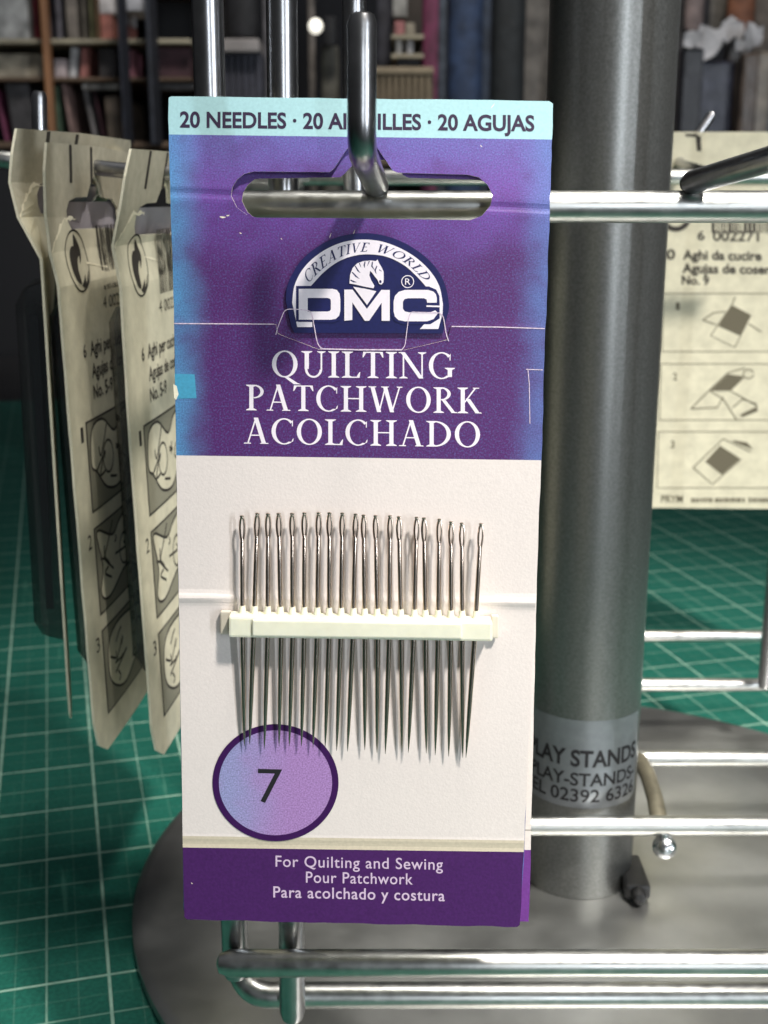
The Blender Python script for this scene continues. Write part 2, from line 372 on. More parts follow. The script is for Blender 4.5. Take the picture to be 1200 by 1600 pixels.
# ------------------------------------------------------------------ the setting
def mat_material():
    m = bpy.data.materials.new('cutting_mat_green'); m.use_nodes = True; t = m.node_tree; p = t.nodes['Principled BSDF']
    co = t.nodes.new('ShaderNodeTexCoord'); mp = t.nodes.new('ShaderNodeMapping')
    t.links.new(co.outputs['Object'], mp.inputs[0])
    s = t.nodes.new('ShaderNodeSeparateXYZ'); t.links.new(mp.outputs[0], s.inputs[0])
    def mth(op, a, b=None):
        n = t.nodes.new('ShaderNodeMath'); n.operation = op
        for i, x in enumerate((a, b)):
            if x is None: continue
            if hasattr(x, 'links'): t.links.new(x, n.inputs[i])
            else: n.inputs[i].default_value = x
        return n.outputs[0]
    def lines(period, width):
        fs = []
        for ax in (0, 1):
            f = mth('FRACT', mth('DIVIDE', s.outputs[ax], period)); d = mth('ABSOLUTE', mth('SUBTRACT', f, .5))
            fs.append(mth('GREATER_THAN', d, .5 - width / period / 2))
        return mth('MAXIMUM', fs[0], fs[1])
    major = lines(.0238, .00062); minor = lines(.0119, .00042); fine = lines(.00595, .00022)
    k = mth('MAXIMUM', mth('MAXIMUM', mth('MULTIPLY', major, .8), mth('MULTIPLY', minor, .42)), mth('MULTIPLY', fine, .12))
    n = t.nodes.new('ShaderNodeTexNoise'); n.inputs['Scale'].default_value = 260; n.inputs['Detail'].default_value = 5; t.links.new(co.outputs['Object'], n.inputs[0])
    n2 = t.nodes.new('ShaderNodeTexNoise'); n2.inputs['Scale'].default_value = 1100; t.links.new(co.outputs['Object'], n2.inputs[0])
    wear = t.nodes.new('ShaderNodeMapRange'); t.links.new(n.outputs[0], wear.inputs[0]); wear.inputs[1].default_value = .3; wear.inputs[2].default_value = .65; wear.inputs[3].default_value = .55; wear.inputs[4].default_value = 1
    mx = t.nodes.new('ShaderNodeMix'); mx.data_type = 'RGBA'; t.links.new(mth('MULTIPLY', k, wear.outputs[0]), mx.inputs[0])
    gr = t.nodes.new('ShaderNodeValToRGB'); t.links.new(n2.outputs[0], gr.inputs[0])
    gr.color_ramp.elements[0].position = .3; gr.color_ramp.elements[0].color = (.009, .090, .066, 1)
    gr.color_ramp.elements[1].position = .7; gr.color_ramp.elements[1].color = (.014, .132, .096, 1)
    t.links.new(gr.outputs[0], mx.inputs[6]); mx.inputs[7].default_value = (.42, .62, .50, 1)
    mp2 = t.nodes.new('ShaderNodeMapping'); mp2.inputs['Scale'].default_value = (420, 22, 1); mp2.inputs['Rotation'].default_value = (0, 0, .5); t.links.new(co.outputs['Object'], mp2.inputs[0])
    ns = t.nodes.new('ShaderNodeTexNoise'); ns.inputs['Scale'].default_value = 1.0; ns.inputs['Detail'].default_value = 3; t.links.new(mp2.outputs[0], ns.inputs[0])
    sc_ = t.nodes.new('ShaderNodeMapRange'); t.links.new(ns.outputs[0], sc_.inputs[0]); sc_.inputs[1].default_value = .64; sc_.inputs[2].default_value = .72; sc_.inputs[4].default_value = .35
    mx2 = t.nodes.new('ShaderNodeMix'); mx2.data_type = 'RGBA'; t.links.new(sc_.outputs[0], mx2.inputs[0]); t.links.new(mx.outputs[2], mx2.inputs[6]); mx2.inputs[7].default_value = (.12, .34, .25, 1)
    t.links.new(mx2.outputs[2], p.inputs['Base Color']); p.inputs['Roughness'].default_value = .55; p.inputs['Specular IOR Level'].default_value = .3
    b = t.nodes.new('ShaderNodeBump'); b.inputs['Strength'].default_value = .35; b.inputs['Distance'].default_value = .00012
    t.links.new(n2.outputs[0], b.inputs['Height']); t.links.new(b.outputs[0], p.inputs['Normal'])
    return m
mb = MB(); mb.box(-620, 620, -420, 560, -3, 0)
o = mb.build('cutting_mat', mat_material(), bevel=.6)
tag(o, 'large green cutting mat with a pale grid under the display stand', 'cutting mat')
o.rotation_euler = (0, 0, math.radians(15)); o.location = (-.010 + .0045, .395, 0)
mb = MB(); mb.box(-1500, 1500, -700, 1180, -40, -3.05)
tag(mb.build('tabletop', node_mat('dark_table', (.02, .02, .022), .5, noise=(20, .2))), kind='structure')
mb = MB(); mb.box(-3500, 3500, -3500, 5000, -780, -760)
tag(mb.build('floor', node_mat('dark_floor', (.05, .048, .045), .6, noise=(4, .2))), kind='structure')
mb = MB(); mb.box(-3000, 3000, 2100, 2140, -760, 2200)
tag(mb.build('back_wall', node_mat('dark_wall', (.035, .033, .036), .8, noise=(6, .3))), kind='structure')

# ------------------------------------------------------------------ display stand
PX, PY, PR = 42.8, 242.0, 12.0
stand = thing('display_stand', 'grey steel counter display stand with round base, central pole and wire rack', 'display stand', (PX, PY, 0))
mb = MB(); mb.lathe(PX, PY, [(95.5, .05), (97, .8), (97, 2.6), (96.2, 3.3), (94.5, 3.6)], 128)
mb.build('base', M['base'], stand, smooth=True)
pole = None
mb = MB(); mb.lathe(PX, PY, [(PR, 3.7), (PR, 420)], 96)
pole = mb.build('pole', M['pole'], stand, smooth=True)
# sticker wrapped on the pole, its lettering part of it
def on_pole(a, b, h):      # a = degrees from the side facing the camera, growing to the right; b = height in mm
    r = PR + .06 + h; k = math.radians(a); return Vector((PX + r * math.sin(k), PY - r * math.cos(k), b))
pr = Print()
zt, zb = at_y(900, 1122, 231.5).z, at_y(900, 1258, 231.5).z
lo = [(a, zb + (.8 if a > 50 else 0) * (a - 50) / 12) for a in range(-110, 63, 3)]; hi = [(a, zt) for a in range(-110, 63, 3)]
pr.ring(lo, hi, 0, 0, closed=False)
def pole_text(txt, vpx, cap_px, a0, a1, bold):
    z0 = at_y(900, vpx, 231.5).z; c = at_y(900, vpx - cap_px, 231.5).z - z0
    put_sans(pr, txt, a0, a1, z0, z0, c, .05, 1, bold=bold, ysign=1)
pole_text('DISPLAY STANDS', 1193, 24, -103, 57, .03)
pole_text('DISPLAY-STANDS-', 1223, 19, -96, 56, .02)
pole_text('TEL 02392 6326', 1248, 19, -78, 56, .015)
pr.slice(3.1)
pr.build('sticker', on_pole, [M['sticker'], M['ink']], pole, facing=Vector((0, -1, 0)))
R = 2.1
def part_tube(name, pts, r=R, m='bar', n=20):
    mb = MB(); mb.tube(pts, r, n); return mb.build(name, M[m], stand, smooth=True)
def barx(name, y, z, x0, x1, r=R): return part_tube(name, [(x0, y, z), (x0 * .67 + x1 * .33, y, z), (x0 * .33 + x1 * .67, y, z), (x1, y, z)], r)
zc = CAMZ
# front panel
barx('crossbar', 165, at_y(900, 323, 165).z, -22, 108)
barx('crossbar', 163.2, at_y(900, 1505, 163.2).z, -23.6, 108)
part_tube('crossbar', fillet([(-25, 178, at_y(700, 1555, 172).z + 6), (-22.5, 172, at_y(700, 1555, 172).z), (-5, 172, at_y(700, 1555, 172).z), (108, 172, at_y(700, 1555, 172).z)], 5))
def post(name, x0, x1, y, z0, z1, r=R, m='bar'): return part_tube(name, [(x1, y, z1), (x1 * .67 + x0 * .33, y, z1 * .67 + z0 * .33), (x1 * .33 + x0 * .67, y, z1 * .33 + z0 * .67), (x0, y, z0)], r, m)
post('upright', -23.4, -21.9, 167.4, at_y(360, 1516, 167).z, 320, 2.05, 'hook')
post('upright', -14.6, -11.7, 167.6, at_y(455, 1583, 167).z, 320, 2.05, 'hook')
post('upright', -5.2, -5.2, 226, 20, 320, 2.1, 'hook')
post('upright', 106, 106, 165, 24, 320, 2.1, 'hook')
# bars beside the pole and the back panel
barx('crossbar', 225.5, at_y(1000, 1290, 225.5).z, -22, 108, 2.05)
barx('crossbar', 259, at_y(1100, 1185, 259).z, -22, 108, 1.9)
barx('crossbar', 337, at_y(1100, 994, 337).z, -22, 113, 1.75)
barx('crossbar', 309, at_y(1100, 1070, 309).z, -22, 108, 1.75)
barx('crossbar', 337, at_y(1100, 277, 337).z, -22, 106, 2.1)
zz = at_y(1190, 1062, 303).z
post('upright', at_y(1196, 1055, 303).x, at_y(1196, 1055, 303).x, 303, zz - 1, 320, 1.9, 'hook')
# left panel rail the side hooks are welded to
zl = at_y(178, 262, 237).z
part_tube('crossbar', [(-23.5, 168, zl - 3), (-23.5, 210, zl - 3), (-23.5, 290, zl - 3), (-23.5, 337, zl - 3)], 2.0)
# hooks
hb = at_y(588, 303, 163)
part_tube('hook', fillet([(-1.0, 165, hb.z + 1.0), at_y(565, 236, 140) + Vector((0, 0, 0)), at_y(565.5, 38, 140)], 3.4, 10), 1.62, 'hook', 24)
hb2 = at_y(1086, 305, 162)
part_tube('hook', fillet([hb2 + Vector((0, 2, 1.6)), Vector((48.5, 139, hb2.z + 5.6)), Vector((48.6, 139, hb2.z + 22))], 3.4, 10), 1.55, 'hook', 24)
pL = at_y(205, 268, 237); pL2 = at_y(63, 252, 240)
part_tube('hook', fillet([(-23.5, 236, pL.z - .6), (pL.x, 237, pL.z), (pL2.x, 240, pL2.z), (pL2.x + .6, 240, pL2.z + 11.6)], 3.0, 10), 1.45, 'hook', 24)
pB = at_y(1100, 268, 337)
part_tube('hook', fillet([(pB.x, 337, pB.z), (pB.x, 368, pB.z + 3), (pB.x + 9, 369, pB.z + 16)], 3.5, 8), 1.4, 'hook', 20)
# a short arm seen left of the leftmost card
pA = at_y(-40, 246, 232); part_tube('hook', [(pA.x, 262, pA.z), at_y(0, 248, 262), at_y(24, 250, 262), at_y(70, 253, 262), (-23.5, 262, zl - 3)], 1.75, 'bar', 20)
# clamp screw under the near bar and the set screw by the foot of the pole
s0 = at_y(1038, 1323, 224)
av = Vector((-.1, -1, .5)).normalized()
mb = MB(); mb.tube([s0 - av * 2.4, s0 - av * .2, s0 + av * .3, s0 + av * .7], [1.0, 2.45, 2.4, 1.9], 24); mb.tube([s0 + av * .75 + Vector((-1.1, 0, -.9)), s0 + av * .75 + Vector((1.1, 0, .9))], .35, 8); mb.tube([s0 + Vector((0, 0, 1.5)), s0 + Vector((0, 1, 5))], .8, 10)
mb.build('clamp_screw', node_mat('nickel_screw', (.78, .80, .82), .18, 1.0, bump=(900, .6, .2)), stand, smooth=True)
s1 = at_y(985, 1392, 236)
mb = MB(); mb.box(s1.x - 2.6, s1.x + 2.8, 229, 242, 4.2, 7.6)
mb.tube([(s1.x, 227.6, 5.9), (s1.x, 229.4, 5.9)], 1.5, 14)
mb.build('set_screw', M['black'], stand, bevel=.8)
# curved tan tube between two crossbars beside the pole
b0 = at_y(1000, 1188, 256); b1 = at_y(1032, 1296, 230)
M['tan_tube'] = node_mat('muted_tan', srgb(136, 130, 112), .45, .4, noise=(300, .2))
part_tube('curved_tube', [b0, b0 * .7 + b1 * .3 + Vector((.5, 0, 1.0)), b0 * .35 + b1 * .65 + Vector((.6, 0, .6)), b1], 1.8, 'tan_tube')

# ------------------------------------------------------------------ the needle card at the front
Pt = at_y(563, 155, 158.2); Pb = at_y(550, 1443, 152.2)
CN = Vector((1, 0, 0)).cross(Pt - Pb).normalized()
if CN.y > 0: CN = -CN
CAMP = Vector((0, 0, CAMZ))
def card_ray(u, v, h):
    d = ray(u, v); k = (Pt + CN * h - CAMP).dot(CN) / d.dot(CN); return CAMP + d * k
def bend(u, v):
    b = 0.0
    cr = 300 + (u - 262) * .045
    if v < cr: b -= (cr - v) / 150 * 2.1
    if v < cr + 12: b -= .22 * math.exp(-((v - cr) / 6) ** 2)
    b += .10 * math.sin(u * .011 + v * .004) + .06 * math.sin(v * .017 + 1)
    return b
def ridge(u, v):
    e = .30 * math.exp(-((v - 934 - (u - 280) * .014) / 7) ** 2) * (1 if (u < 400 or u > 740) else .5)
    e += .04 * math.exp(-((v - 1308 - (u - 280) * .014) / 4) ** 2) - .05 * math.exp(-((v - 1318 - (u - 280) * .014) / 5) ** 2)
    return e
sheet_map = lambda u, v, h: card_ray(u, v, h + bend(u, v))
flap_map = lambda u, v, h: card_ray(u, v, h + bend(u, v) + ridge(u, v))

def sheet_mesh(name, outer, holes, levels, ulevels, h, thick, mapper, mats, mat_of, edge_mat, parent, normal):
    """a cut paper sheet with thickness; outline and holes are in the sheet's layout"""
    bm = bmesh.new(); edges = []
    for loop in [outer] + holes:
        vs = [bm.verts.new((p[0], p[1], 0)) for p in loop]
        edges += [bm.edges.new((vs[i], vs[(i + 1) % len(vs)])) for i in range(len(vs))]
    bmesh.ops.triangle_fill(bm, use_beauty=True, use_dissolve=False, edges=edges)
    for lv in levels:
        p, nn = lv if isinstance(lv, tuple) else ((0, lv, 0), (0, 1, 0))
        bmesh.ops.bisect_plane(bm, geom=bm.verts[:] + bm.edges[:] + bm.faces[:], plane_co=p, plane_no=nn, dist=1e-4)
    for lu in ulevels:
        bmesh.ops.bisect_plane(bm, geom=bm.verts[:] + bm.edges[:] + bm.faces[:], plane_co=(lu, 0, 0), plane_no=(1, 0, 0), dist=1e-4)
    bm.verts.ensure_lookup_table(); bm.verts.index_update()
    lay = [(v.co.x, v.co.y) for v in bm.verts]; n = len(lay)
    V = [mapper(a, b, h) for a, b in lay]; V += [p - normal * thick for p in V]
    F, MI = [], []
    for f in bm.faces:
        ids = [v.index for v in f.verts]; c = f.calc_center_median()
        nn = (V[ids[1]] - V[ids[0]]).cross(V[ids[2]] - V[ids[0]])
        if nn.dot(normal) < 0: ids.reverse()
        F.append(ids); MI.append(mat_of(c.x, c.y)); F.append([i + n for i in reversed(ids)]); MI.append(edge_mat)
    for e in bm.edges:
        if len(e.link_faces) == 1:
            a, b = e.verts[0].index, e.verts[1].index; F.append([a, b, b + n, a + n]); MI.append(edge_mat)
    bm.free()
    return mesh_obj(name, [p * MM for p in V], F, mats, MI, parent, uvs=[(a / 1000, b / 1000) for a, b in lay] * 2)

def rough_line(p0, p1, n, amp):
    return [(p0[0] + (p1[0] - p0[0]) * i / n + random.uniform(-amp, amp), p0[1] + (p1[1] - p0[1]) * i / n + random.uniform(-amp, amp)) for i in range(n)]
SLOT = [(361, 306), (363, 293), (370, 281), (381, 272), (396, 268), (515, 269), (523, 262), (541, 234), (549, 225), (562, 222), (578, 224), (590, 232), (604, 252), (613, 266), (622, 270), (730, 273), (748, 277), (762, 289), (770, 305), (766, 322), (753, 337), (735, 344), (560, 341), (402, 340), (386, 336), (370, 324)]
card = thing('needle_card', 'purple and cream card of quilting needles hanging whole in view on the front hook', 'needle card', card_ray(563, 300, 0))
V0 = lambda v: [(0, v, 0), (0, 1, 0)]
tilt = (-.0133, 1, 0)       # printed rules run slightly downhill to the right
outer = [(263.5, 152.5), (268, 150.5)] + rough_line((300, 151), (850, 157.5), 14, .5) + [(858, 158), (864, 162)] + rough_line((864, 180), (853, 505), 20, .7) + rough_line((852, 512), (815, 1438), 10, .3) + [(811, 1443), (290, 1434)] + rough_line((287, 1420), (272, 505), 10, .2) + rough_line((272, 500), (262.5, 165), 16, .5)
LV = [((262, 210, 0), tilt)] + [((262, v, 0), (-.045, 1, 0)) for v in (300, 304, 308, 313, 296, 292, 286, 240)] + [180, 330, 350, 400, 450, 510, 600, 760, 900, 1100, 1300]
UL = [300, 360, 430, 500, 565, 620, 700, 760, 810]
def sheet_mat(u, v):
    if v < 210.5 + (u - 262) * .0133: return 0
    return 1
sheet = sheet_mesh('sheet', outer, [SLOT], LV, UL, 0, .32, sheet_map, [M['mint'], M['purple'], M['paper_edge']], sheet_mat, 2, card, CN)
# header lettering, printed on the sheet
pr = Print()
put_sans(pr, '20 NEEDLES \u00b7 20 AIGUILLES \u00b7 20 AGUJAS', 281, 835, 198.5, 204.5, 23.5, .03, 0, bold=.028)
pr.build('header_lettering', sheet_map, [M['headink']], sheet)
# emblem
def L(pts): return [(420 + x / 4, 350 + y / 4) for x, y in pts]
def smooth_closed(pts, n=4):
    out = []
    for i in range(len(pts)):
        p0, p1, p2, p3 = (pts[(i + k - 1) % len(pts)] for k in range(4))
        for j in range(n):
            t = j / n
            out.append(tuple(.5 * (2 * p1[a] + (p2[a] - p0[a]) * t + (2 * p0[a] - 5 * p1[a] + 4 * p2[a] - p3[a]) * t * t + (3 * p1[a] - p0[a] - 3 * p2[a] + p3[a]) * t ** 3) for a in (0, 1)))
    return out
def smooth_open(pts, n=5):
    out = []
    for i in range(len(pts) - 1):
        p0 = pts[max(i - 1, 0)]; p1 = pts[i]; p2 = pts[i + 1]; p3 = pts[min(i + 2, len(pts) - 1)]
        for j in range(n):
            t = j / n
            out.append(tuple(.5 * (2 * p1[a] + (p2[a] - p0[a]) * t + (2 * p0[a] - 5 * p1[a] + 4 * p2[a] - p3[a]) * t * t + (3 * p1[a] - p0[a] - 3 * p2[a] + p3[a]) * t ** 3) for a in (0, 1)))
    return out + [pts[-1]]
pr = Print(); H0 = .50      # the emblem's tab lies over the flap
dome = smooth_open([(106, 480), (112, 400), (140, 325), (200, 230), (300, 145), (420, 85), (560, 58), (700, 67), (830, 110), (950, 182), (1050, 280), (1105, 390), (1126, 500), (1124, 540)]) + [(1088, 684), (160, 680), (140, 640)]
pr.poly(L(dome), H0, 0)
ob = smooth_open([(146, 490), (162, 380), (222, 270), (322, 180), (440, 121), (560, 98), (690, 106), (810, 146), (920, 210), (1010, 296), (1066, 390), (1088, 500)], 6)
ib = smooth_open([(172, 488), (215, 440), (268, 382), (345, 300), (440, 232), (540, 197), (640, 190), (740, 206), (840, 254), (915, 318), (985, 395), (1066, 500)], 6)
pr.ring(L(ob), L(ib), H0 + .03, 1, closed=False)
pr.poly(L([(146, 490), (172, 488), (186, 612), (272, 612), (272, 644), (178, 644)]), H0 + .032, 1)
pr.poly(L([(1066, 500), (1088, 500), (1086, 560), (1060, 656), (944, 656), (975, 622), (1035, 600), (1060, 560)]), H0 + .032, 1)
pr.poly(L([(170, 387), (410, 387), (445, 402), (465, 440), (465, 560), (446, 600), (400, 616), (170, 610)]), H0 + .045, 0)
cout = [(1068, 500), (1066, 450), (1046, 410), (1000, 390), (845, 390), (790, 415), (762, 470), (762, 560), (786, 606), (840, 628), (1010, 626), (1068, 590)]
pr.poly(L(cout), H0 + .046, 0)
pr.ring(L([(187, 405), (395, 405), (425, 412), (442, 435), (447, 470), (447, 540), (440, 572), (420, 592), (390, 598), (187, 598)]), L([(243, 462), (365, 462), (380, 466), (386, 473), (388, 482), (388, 528), (386, 537), (380, 544), (365, 547), (243, 547)]), H0 + .06, 1)
pr.poly(L([(472, 605), (472, 410), (524, 410), (613, 530), (703, 412), (756, 412), (756, 605), (705, 605), (705, 492), (627, 605), (600, 605), (522, 490), (522, 600)]), H0 + .06, 1)
pr.poly(L([(1050, 492), (1050, 460), (1044, 438), (1028, 422), (995, 412), (850, 412), (812, 424), (788, 450), (780, 485), (780, 545), (788, 578), (810, 600), (850, 608), (990, 608), (1030, 594), (1058, 556), (1040, 540), (1010, 552), (875, 552), (850, 546), (838, 530), (838, 486), (848, 470), (872, 464), (970, 464), (986, 472), (990, 492)]), H0 + .06, 1)
pr.poly(L([(985, 508), (1068, 510), (1068, 520), (985, 518)]), H0 + .06, 1)
# horse's head
pr.poly(L([(504, 372), (508, 318), (524, 275), (552, 246), (590, 232), (640, 228), (668, 232), (680, 222), (690, 246), (704, 268), (718, 300), (718, 345), (716, 366), (704, 379), (690, 374), (680, 350), (664, 330), (648, 308), (634, 292), (628, 320), (640, 352), (660, 385), (654, 402), (600, 392), (540, 378)]), H0 + .06, 1)
pr.poly(L([(528, 392), (600, 404), (672, 420), (614, 506)]), H0 + .064, 1)
for a in ([(540, 262), (556, 290), (572, 306)], [(520, 300), (544, 326), (566, 342)], [(566, 244), (576, 270)], [(602, 234), (596, 258), (600, 274)], [(628, 232), (616, 262)], [(648, 236), (644, 264), (660, 286)], [(676, 262), (664, 290), (672, 312)], [(690, 286), (706, 296)], [(510, 350), (530, 360), (548, 364)]):
    pr.line(L(a), [1.6] + [2.2] * (len(a) - 2) + [.5], H0 + .075, 0)
pr.poly(L([(697 + 8 * math.cos(i * .6), 360 + 10 * math.sin(i * .6)) for i in range(10)]), H0 + .075, 0)
circ = lambda cx, cy, rx, ry, n=48: [(cx + rx * math.cos(2 * PI * i / n), cy + ry * math.sin(2 * PI * i / n)) for i in range(n)]
pr.ring(L(circ(868, 360, 40, 40)), L(circ(868, 360, 35, 35)), H0 + .06, 1)
put_sans(pr, 'R', *[420 + 852 / 4, 420 + 886 / 4], 350 + 380 / 4, 350 + 380 / 4, 10, H0 + .06, 1)
mid_out = L(ob); mid_in = L(ib)
def arc_txt(word, s0, s1):
    # runs along the band between its outer and inner edge
    def fn(t, y):
        q = (s0 + (s1 - s0) * t) * (len(ob) - 1); i = min(int(q), len(ob) - 2); k = q - i
        o_ = [mid_out[i][a] * (1 - k) + mid_out[i + 1][a] * k for a in (0, 1)]; n_ = [mid_in[i][a] * (1 - k) + mid_in[i + 1][a] * k for a in (0, 1)]
        f = .80 - .60 * y; return (o_[0] * (1 - f) + n_[0] * f, o_[1] * (1 - f) + n_[1] * f)
    put_roman(pr, word, fn, H0 + .05, 0, gap=.08)
arc_txt('CREATIVE', .165, .515); arc_txt('WORLD', .555, .865)
pr.build('emblem', sheet_map, [M['navy'], M['lav']], sheet)

# the folded-up front flap, tucked behind the emblem's tab
fl_top = [(272, 506), (360, 506.5), (431, 507), (434, 521), (440, 524), (498, 546), (632, 547), (699, 531), (705, 510), (780, 511), (852, 513)]
fout = fl_top + rough_line((851, 530), (847, 712), 8, .6) + rough_line((846, 715), (833, 1019), 12, .6) + rough_line((833, 1025), (813, 1436), 16, .5) + [(812, 1445), (808, 1448.5)] + rough_line((790, 1448), (300, 1437), 24, .8) + [(292, 1436.5), (288, 1433)] + rough_line((287.5, 1420), (272.3, 520), 26, .4)
sl = .0133
FL = [((272, v, 0), (-sl, 1, 0)) for v in (711.5, 1324, 926, 930, 934, 938, 942, 946, 950, 920, 1302, 1306, 1310, 1314, 1318, 1322)] + [560, 640, 780, 860, 1000, 1080, 1160, 1240, 1380]
def flap_mat(u, v):
    d = v - (u - 272) * sl
    if d < 711.5: return 0
    if d < 1306: return 1
    if d < 1324: return 2
    return 3
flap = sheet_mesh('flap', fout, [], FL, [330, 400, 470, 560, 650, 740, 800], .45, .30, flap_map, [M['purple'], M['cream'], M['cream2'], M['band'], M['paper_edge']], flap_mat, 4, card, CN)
pr = Print()
def roman_line(txt, u0, u1, v0, v1, cap):
    put_roman(pr, txt, lambda t, y: (u0 + (u1 - u0) * t, v0 + (v1 - v0) * t - cap * y), .48, 0)
roman_line('QUILTING', 424, 711, 589, 592, 41)
roman_line('PATCHWORK', 384, 752, 641, 646, 40)
roman_line('ACOLCHADO', 381, 751, 693, 699, 40)
pr.build('title_lettering', flap_map, [M['lav']], flap)
pr = Print()
put_sans(pr, 'For Quilting and Sewing', 430.5, 692, 1354, 1359, 17, .48, 0, bold=.006, spacing=1.08)
put_sans(pr, 'Pour Patchwork', 478, 645, 1379, 1382, 17, .48, 0, bold=.006, spacing=1.08)
put_sans(pr, 'Para acolchado y costura', 427, 695, 1402, 1408, 17, .48, 0, bold=.01, spacing=1.08)
pr.build('footer_lettering', flap_map, [M['greypink']], flap)
pr = Print()
pr.poly(circ(430.5, 1223, 90, 84, 96), .53, 0)
pr.ring(circ(430.5, 1223, 98.5, 91.5, 96), circ(430.5, 1223, 88.5, 82, 96), .55, 1)
put_sans(pr, '7', 403, 441, 1254, 1255, 53, .56, 2, bold=-.004)
pr.build('size_badge', flap_map, [M['badge'], M['rim'], M['ink']], flap)
# cut edges of the tab and slits, little notches at the sides
pr = Print()
pr.line([(272, 505.5), (360, 506), (428, 506.5)], 1.6, .50, 0); pr.line([(706, 510), (780, 511), (851, 513.5)], 1.6, .50, 0)
pr.line(smooth_open([(431, 523), (434, 512), (440, 496), (446, 485), (458, 483), (481, 485)]), 1.2, .62, 0)
pr.line(smooth_open([(481, 485), (487, 490), (491, 510), (496, 535), (503, 544), (515, 545.5)]), 1.4, .62, 0)
pr.line([(500, 545), (560, 546.5), (628, 546.5)], 2.0, .60, 0)
pr.line(smooth_open([(628, 546), (633, 538), (636, 515), (641, 490), (655, 488), (688, 489)]), 1.2, .62, 0)
pr.line(smooth_open([(688, 489), (693, 497), (697, 520), (701, 533)]), 1.4, .62, 0)
pr.line([(822, 577), (848, 578)], 1.3, .50, 0); pr.line([(825, 578), (827, 600), (828, 662)], 1.1, .50, 0)
pr.build('cut_line', sheet_map, [node_mat('cut_line_paper', srgb(214, 196, 214), .8, noise=(3000, .25))], card)
# blue tab printed at the left edge with a torn white corner
pr = Print(); pr.poly([(272.8, 584), (304, 585), (307, 622), (274.5, 623)], .475, 0); pr.poly([(270.8, 600), (276, 603), (279, 616), (275, 625), (272, 621)], .485, 1)
pr.build('side_tab', flap_map, [node_mat('print_teal', srgb(70, 156, 190), .5, noise=(2500, .1)), M['paper_edge']], card)
# scuffs
for (u, v, l, a, wd) in [(348, 339, 9, .1, 3), (356, 336.5, 5, -.2, 2), (376, 364, 4, .4, 1.6), (516, 368, 8, -1.2, 1), (553, 363, 9, -1.2, 1), (440, 373, 3, .8, 1.2), (300, 1380, 3, .6, 1.4), (500, 398, 3, .3, 1), (770, 165, 9, -.9, 1.2), (752, 228, 4, .7, 1.2)]:
    hh = .02 if v < 500 else .475
    pr = Print(); pr.line([(u - l / 2 * math.cos(a), v - l / 2 * math.sin(a)), (u, v + .6), (u + l / 2 * math.cos(a), v + l / 2 * math.sin(a))], [wd * .4, wd, wd * .3], hh, 0)
    pr.build('scuff', sheet_map, [M['paper_edge']], card)

# the same kind of card hanging right behind it
GAP = -1.15
rear_map = lambda u, v, h: card_ray(u, v, h + GAP + bend(u, v) - (.4 if v > 700 else 0))
rear = thing('needle_card', 'second purple needle card, nearly hidden behind the front one, only its right edge showing', 'needle card', card_ray(575, 300, -1.3))
outer2 = [(270, 163), (858, 169)] + rough_line((857, 330), (839, 900), 14, .5) + rough_line((839, 905), (827, 1436), 18, .5) + [(826, 1440), (300, 1428)]
SLOT2 = [(u + 17, v + 8) for u, v in SLOT]
SLOT2 = [(u, max(v, 279) if not (520 < u < 650) else max(v, 250)) for u, v in SLOT2]
rs = sheet_mesh('sheet', outer2, [SLOT2], LV[1:7] + [700, 1200, 1314, 1328], [300, 400, 500, 620, 700, 810], 0, .3, rear_map, [M['purple'], M['cream'], M['band2'], M['paper_edge']], lambda u, v: 0 if v < 700 else 1 if v < 1328 else 2, 3, rear, CN)
pr = Print(); pr.line([(816, 1297), (831, 1297)], 1.0, .03, 0); pr.build('fold_line', rear_map, [M['old_rule']], rs)

# ------------------------------------------------------------------ needle holder and the twenty needles
def hbar(u0, u1, vt0, vt1, vb0, vb1, h0, h1):
    """block whose front face shows between those pixel rows, reaching back to height h0 on the card"""
    fr = [card_ray(u0, vt0, h1), card_ray(u1, vt1, h1), card_ray(u1, vb1, h1), card_ray(u0, vb0, h1)]
    return fr + [p - CN * (h1 - h0) for p in fr]
tops = [(378.3, 806), (402.3, 802), (419, 802.5), (435.6, 802), (456.7, 802), (475.8, 801), (498.3, 801), (515, 801), (535.2, 801.5), (556, 803), (568.3, 804.6), (586.9, 805.4), (609.8, 805.6), (623.3, 807), (651.5, 808), (662.7, 809), (686.9, 811), (705.2, 815), (721.9, 817), (752, 818)]
tips = [(382, 1166), (390, 1163), (413, 1170), (436, 1166), (452, 1166), (471, 1166), (489, 1168), (508, 1168), (526, 1173), (543, 1174), (570, 1172), (589, 1176), (602, 1178), (628, 1176), (638, 1176), (666, 1177), (680, 1180), (701, 1182), (723, 1184), (728, 1184)]
mids = [(379, 998), (396, 998), (418, 998), (439, 999), (457, 999), (475, 999), (495, 1000), (514, 1000), (532, 1000), (551, 1001), (570, 1001), (590, 1002), (608, 1002), (627, 1002), (646, 1003), (665, 1003), (684, 1003), (704, 1003), (722, 1004), (741, 1004)]
hold = thing('needle_holder', 'cream plastic bar clipped across the card, gripping the twenty needles', 'needle holder', card_ray(565, 985, .5))
mb = MB(); mb.hexa(hbar(357, 770, 963, 972, 996.5, 1003, .8, 3.7)); mb.build('bar_body', M['holder'], hold, bevel=.35, smooth=False)
mb = MB(); mb.hexa(hbar(394, 722, 968.5, 974.5, 994.5, 999, 3.5, 4.15)); mb.build('raised_panel', M['holder'], hold, bevel=.22)
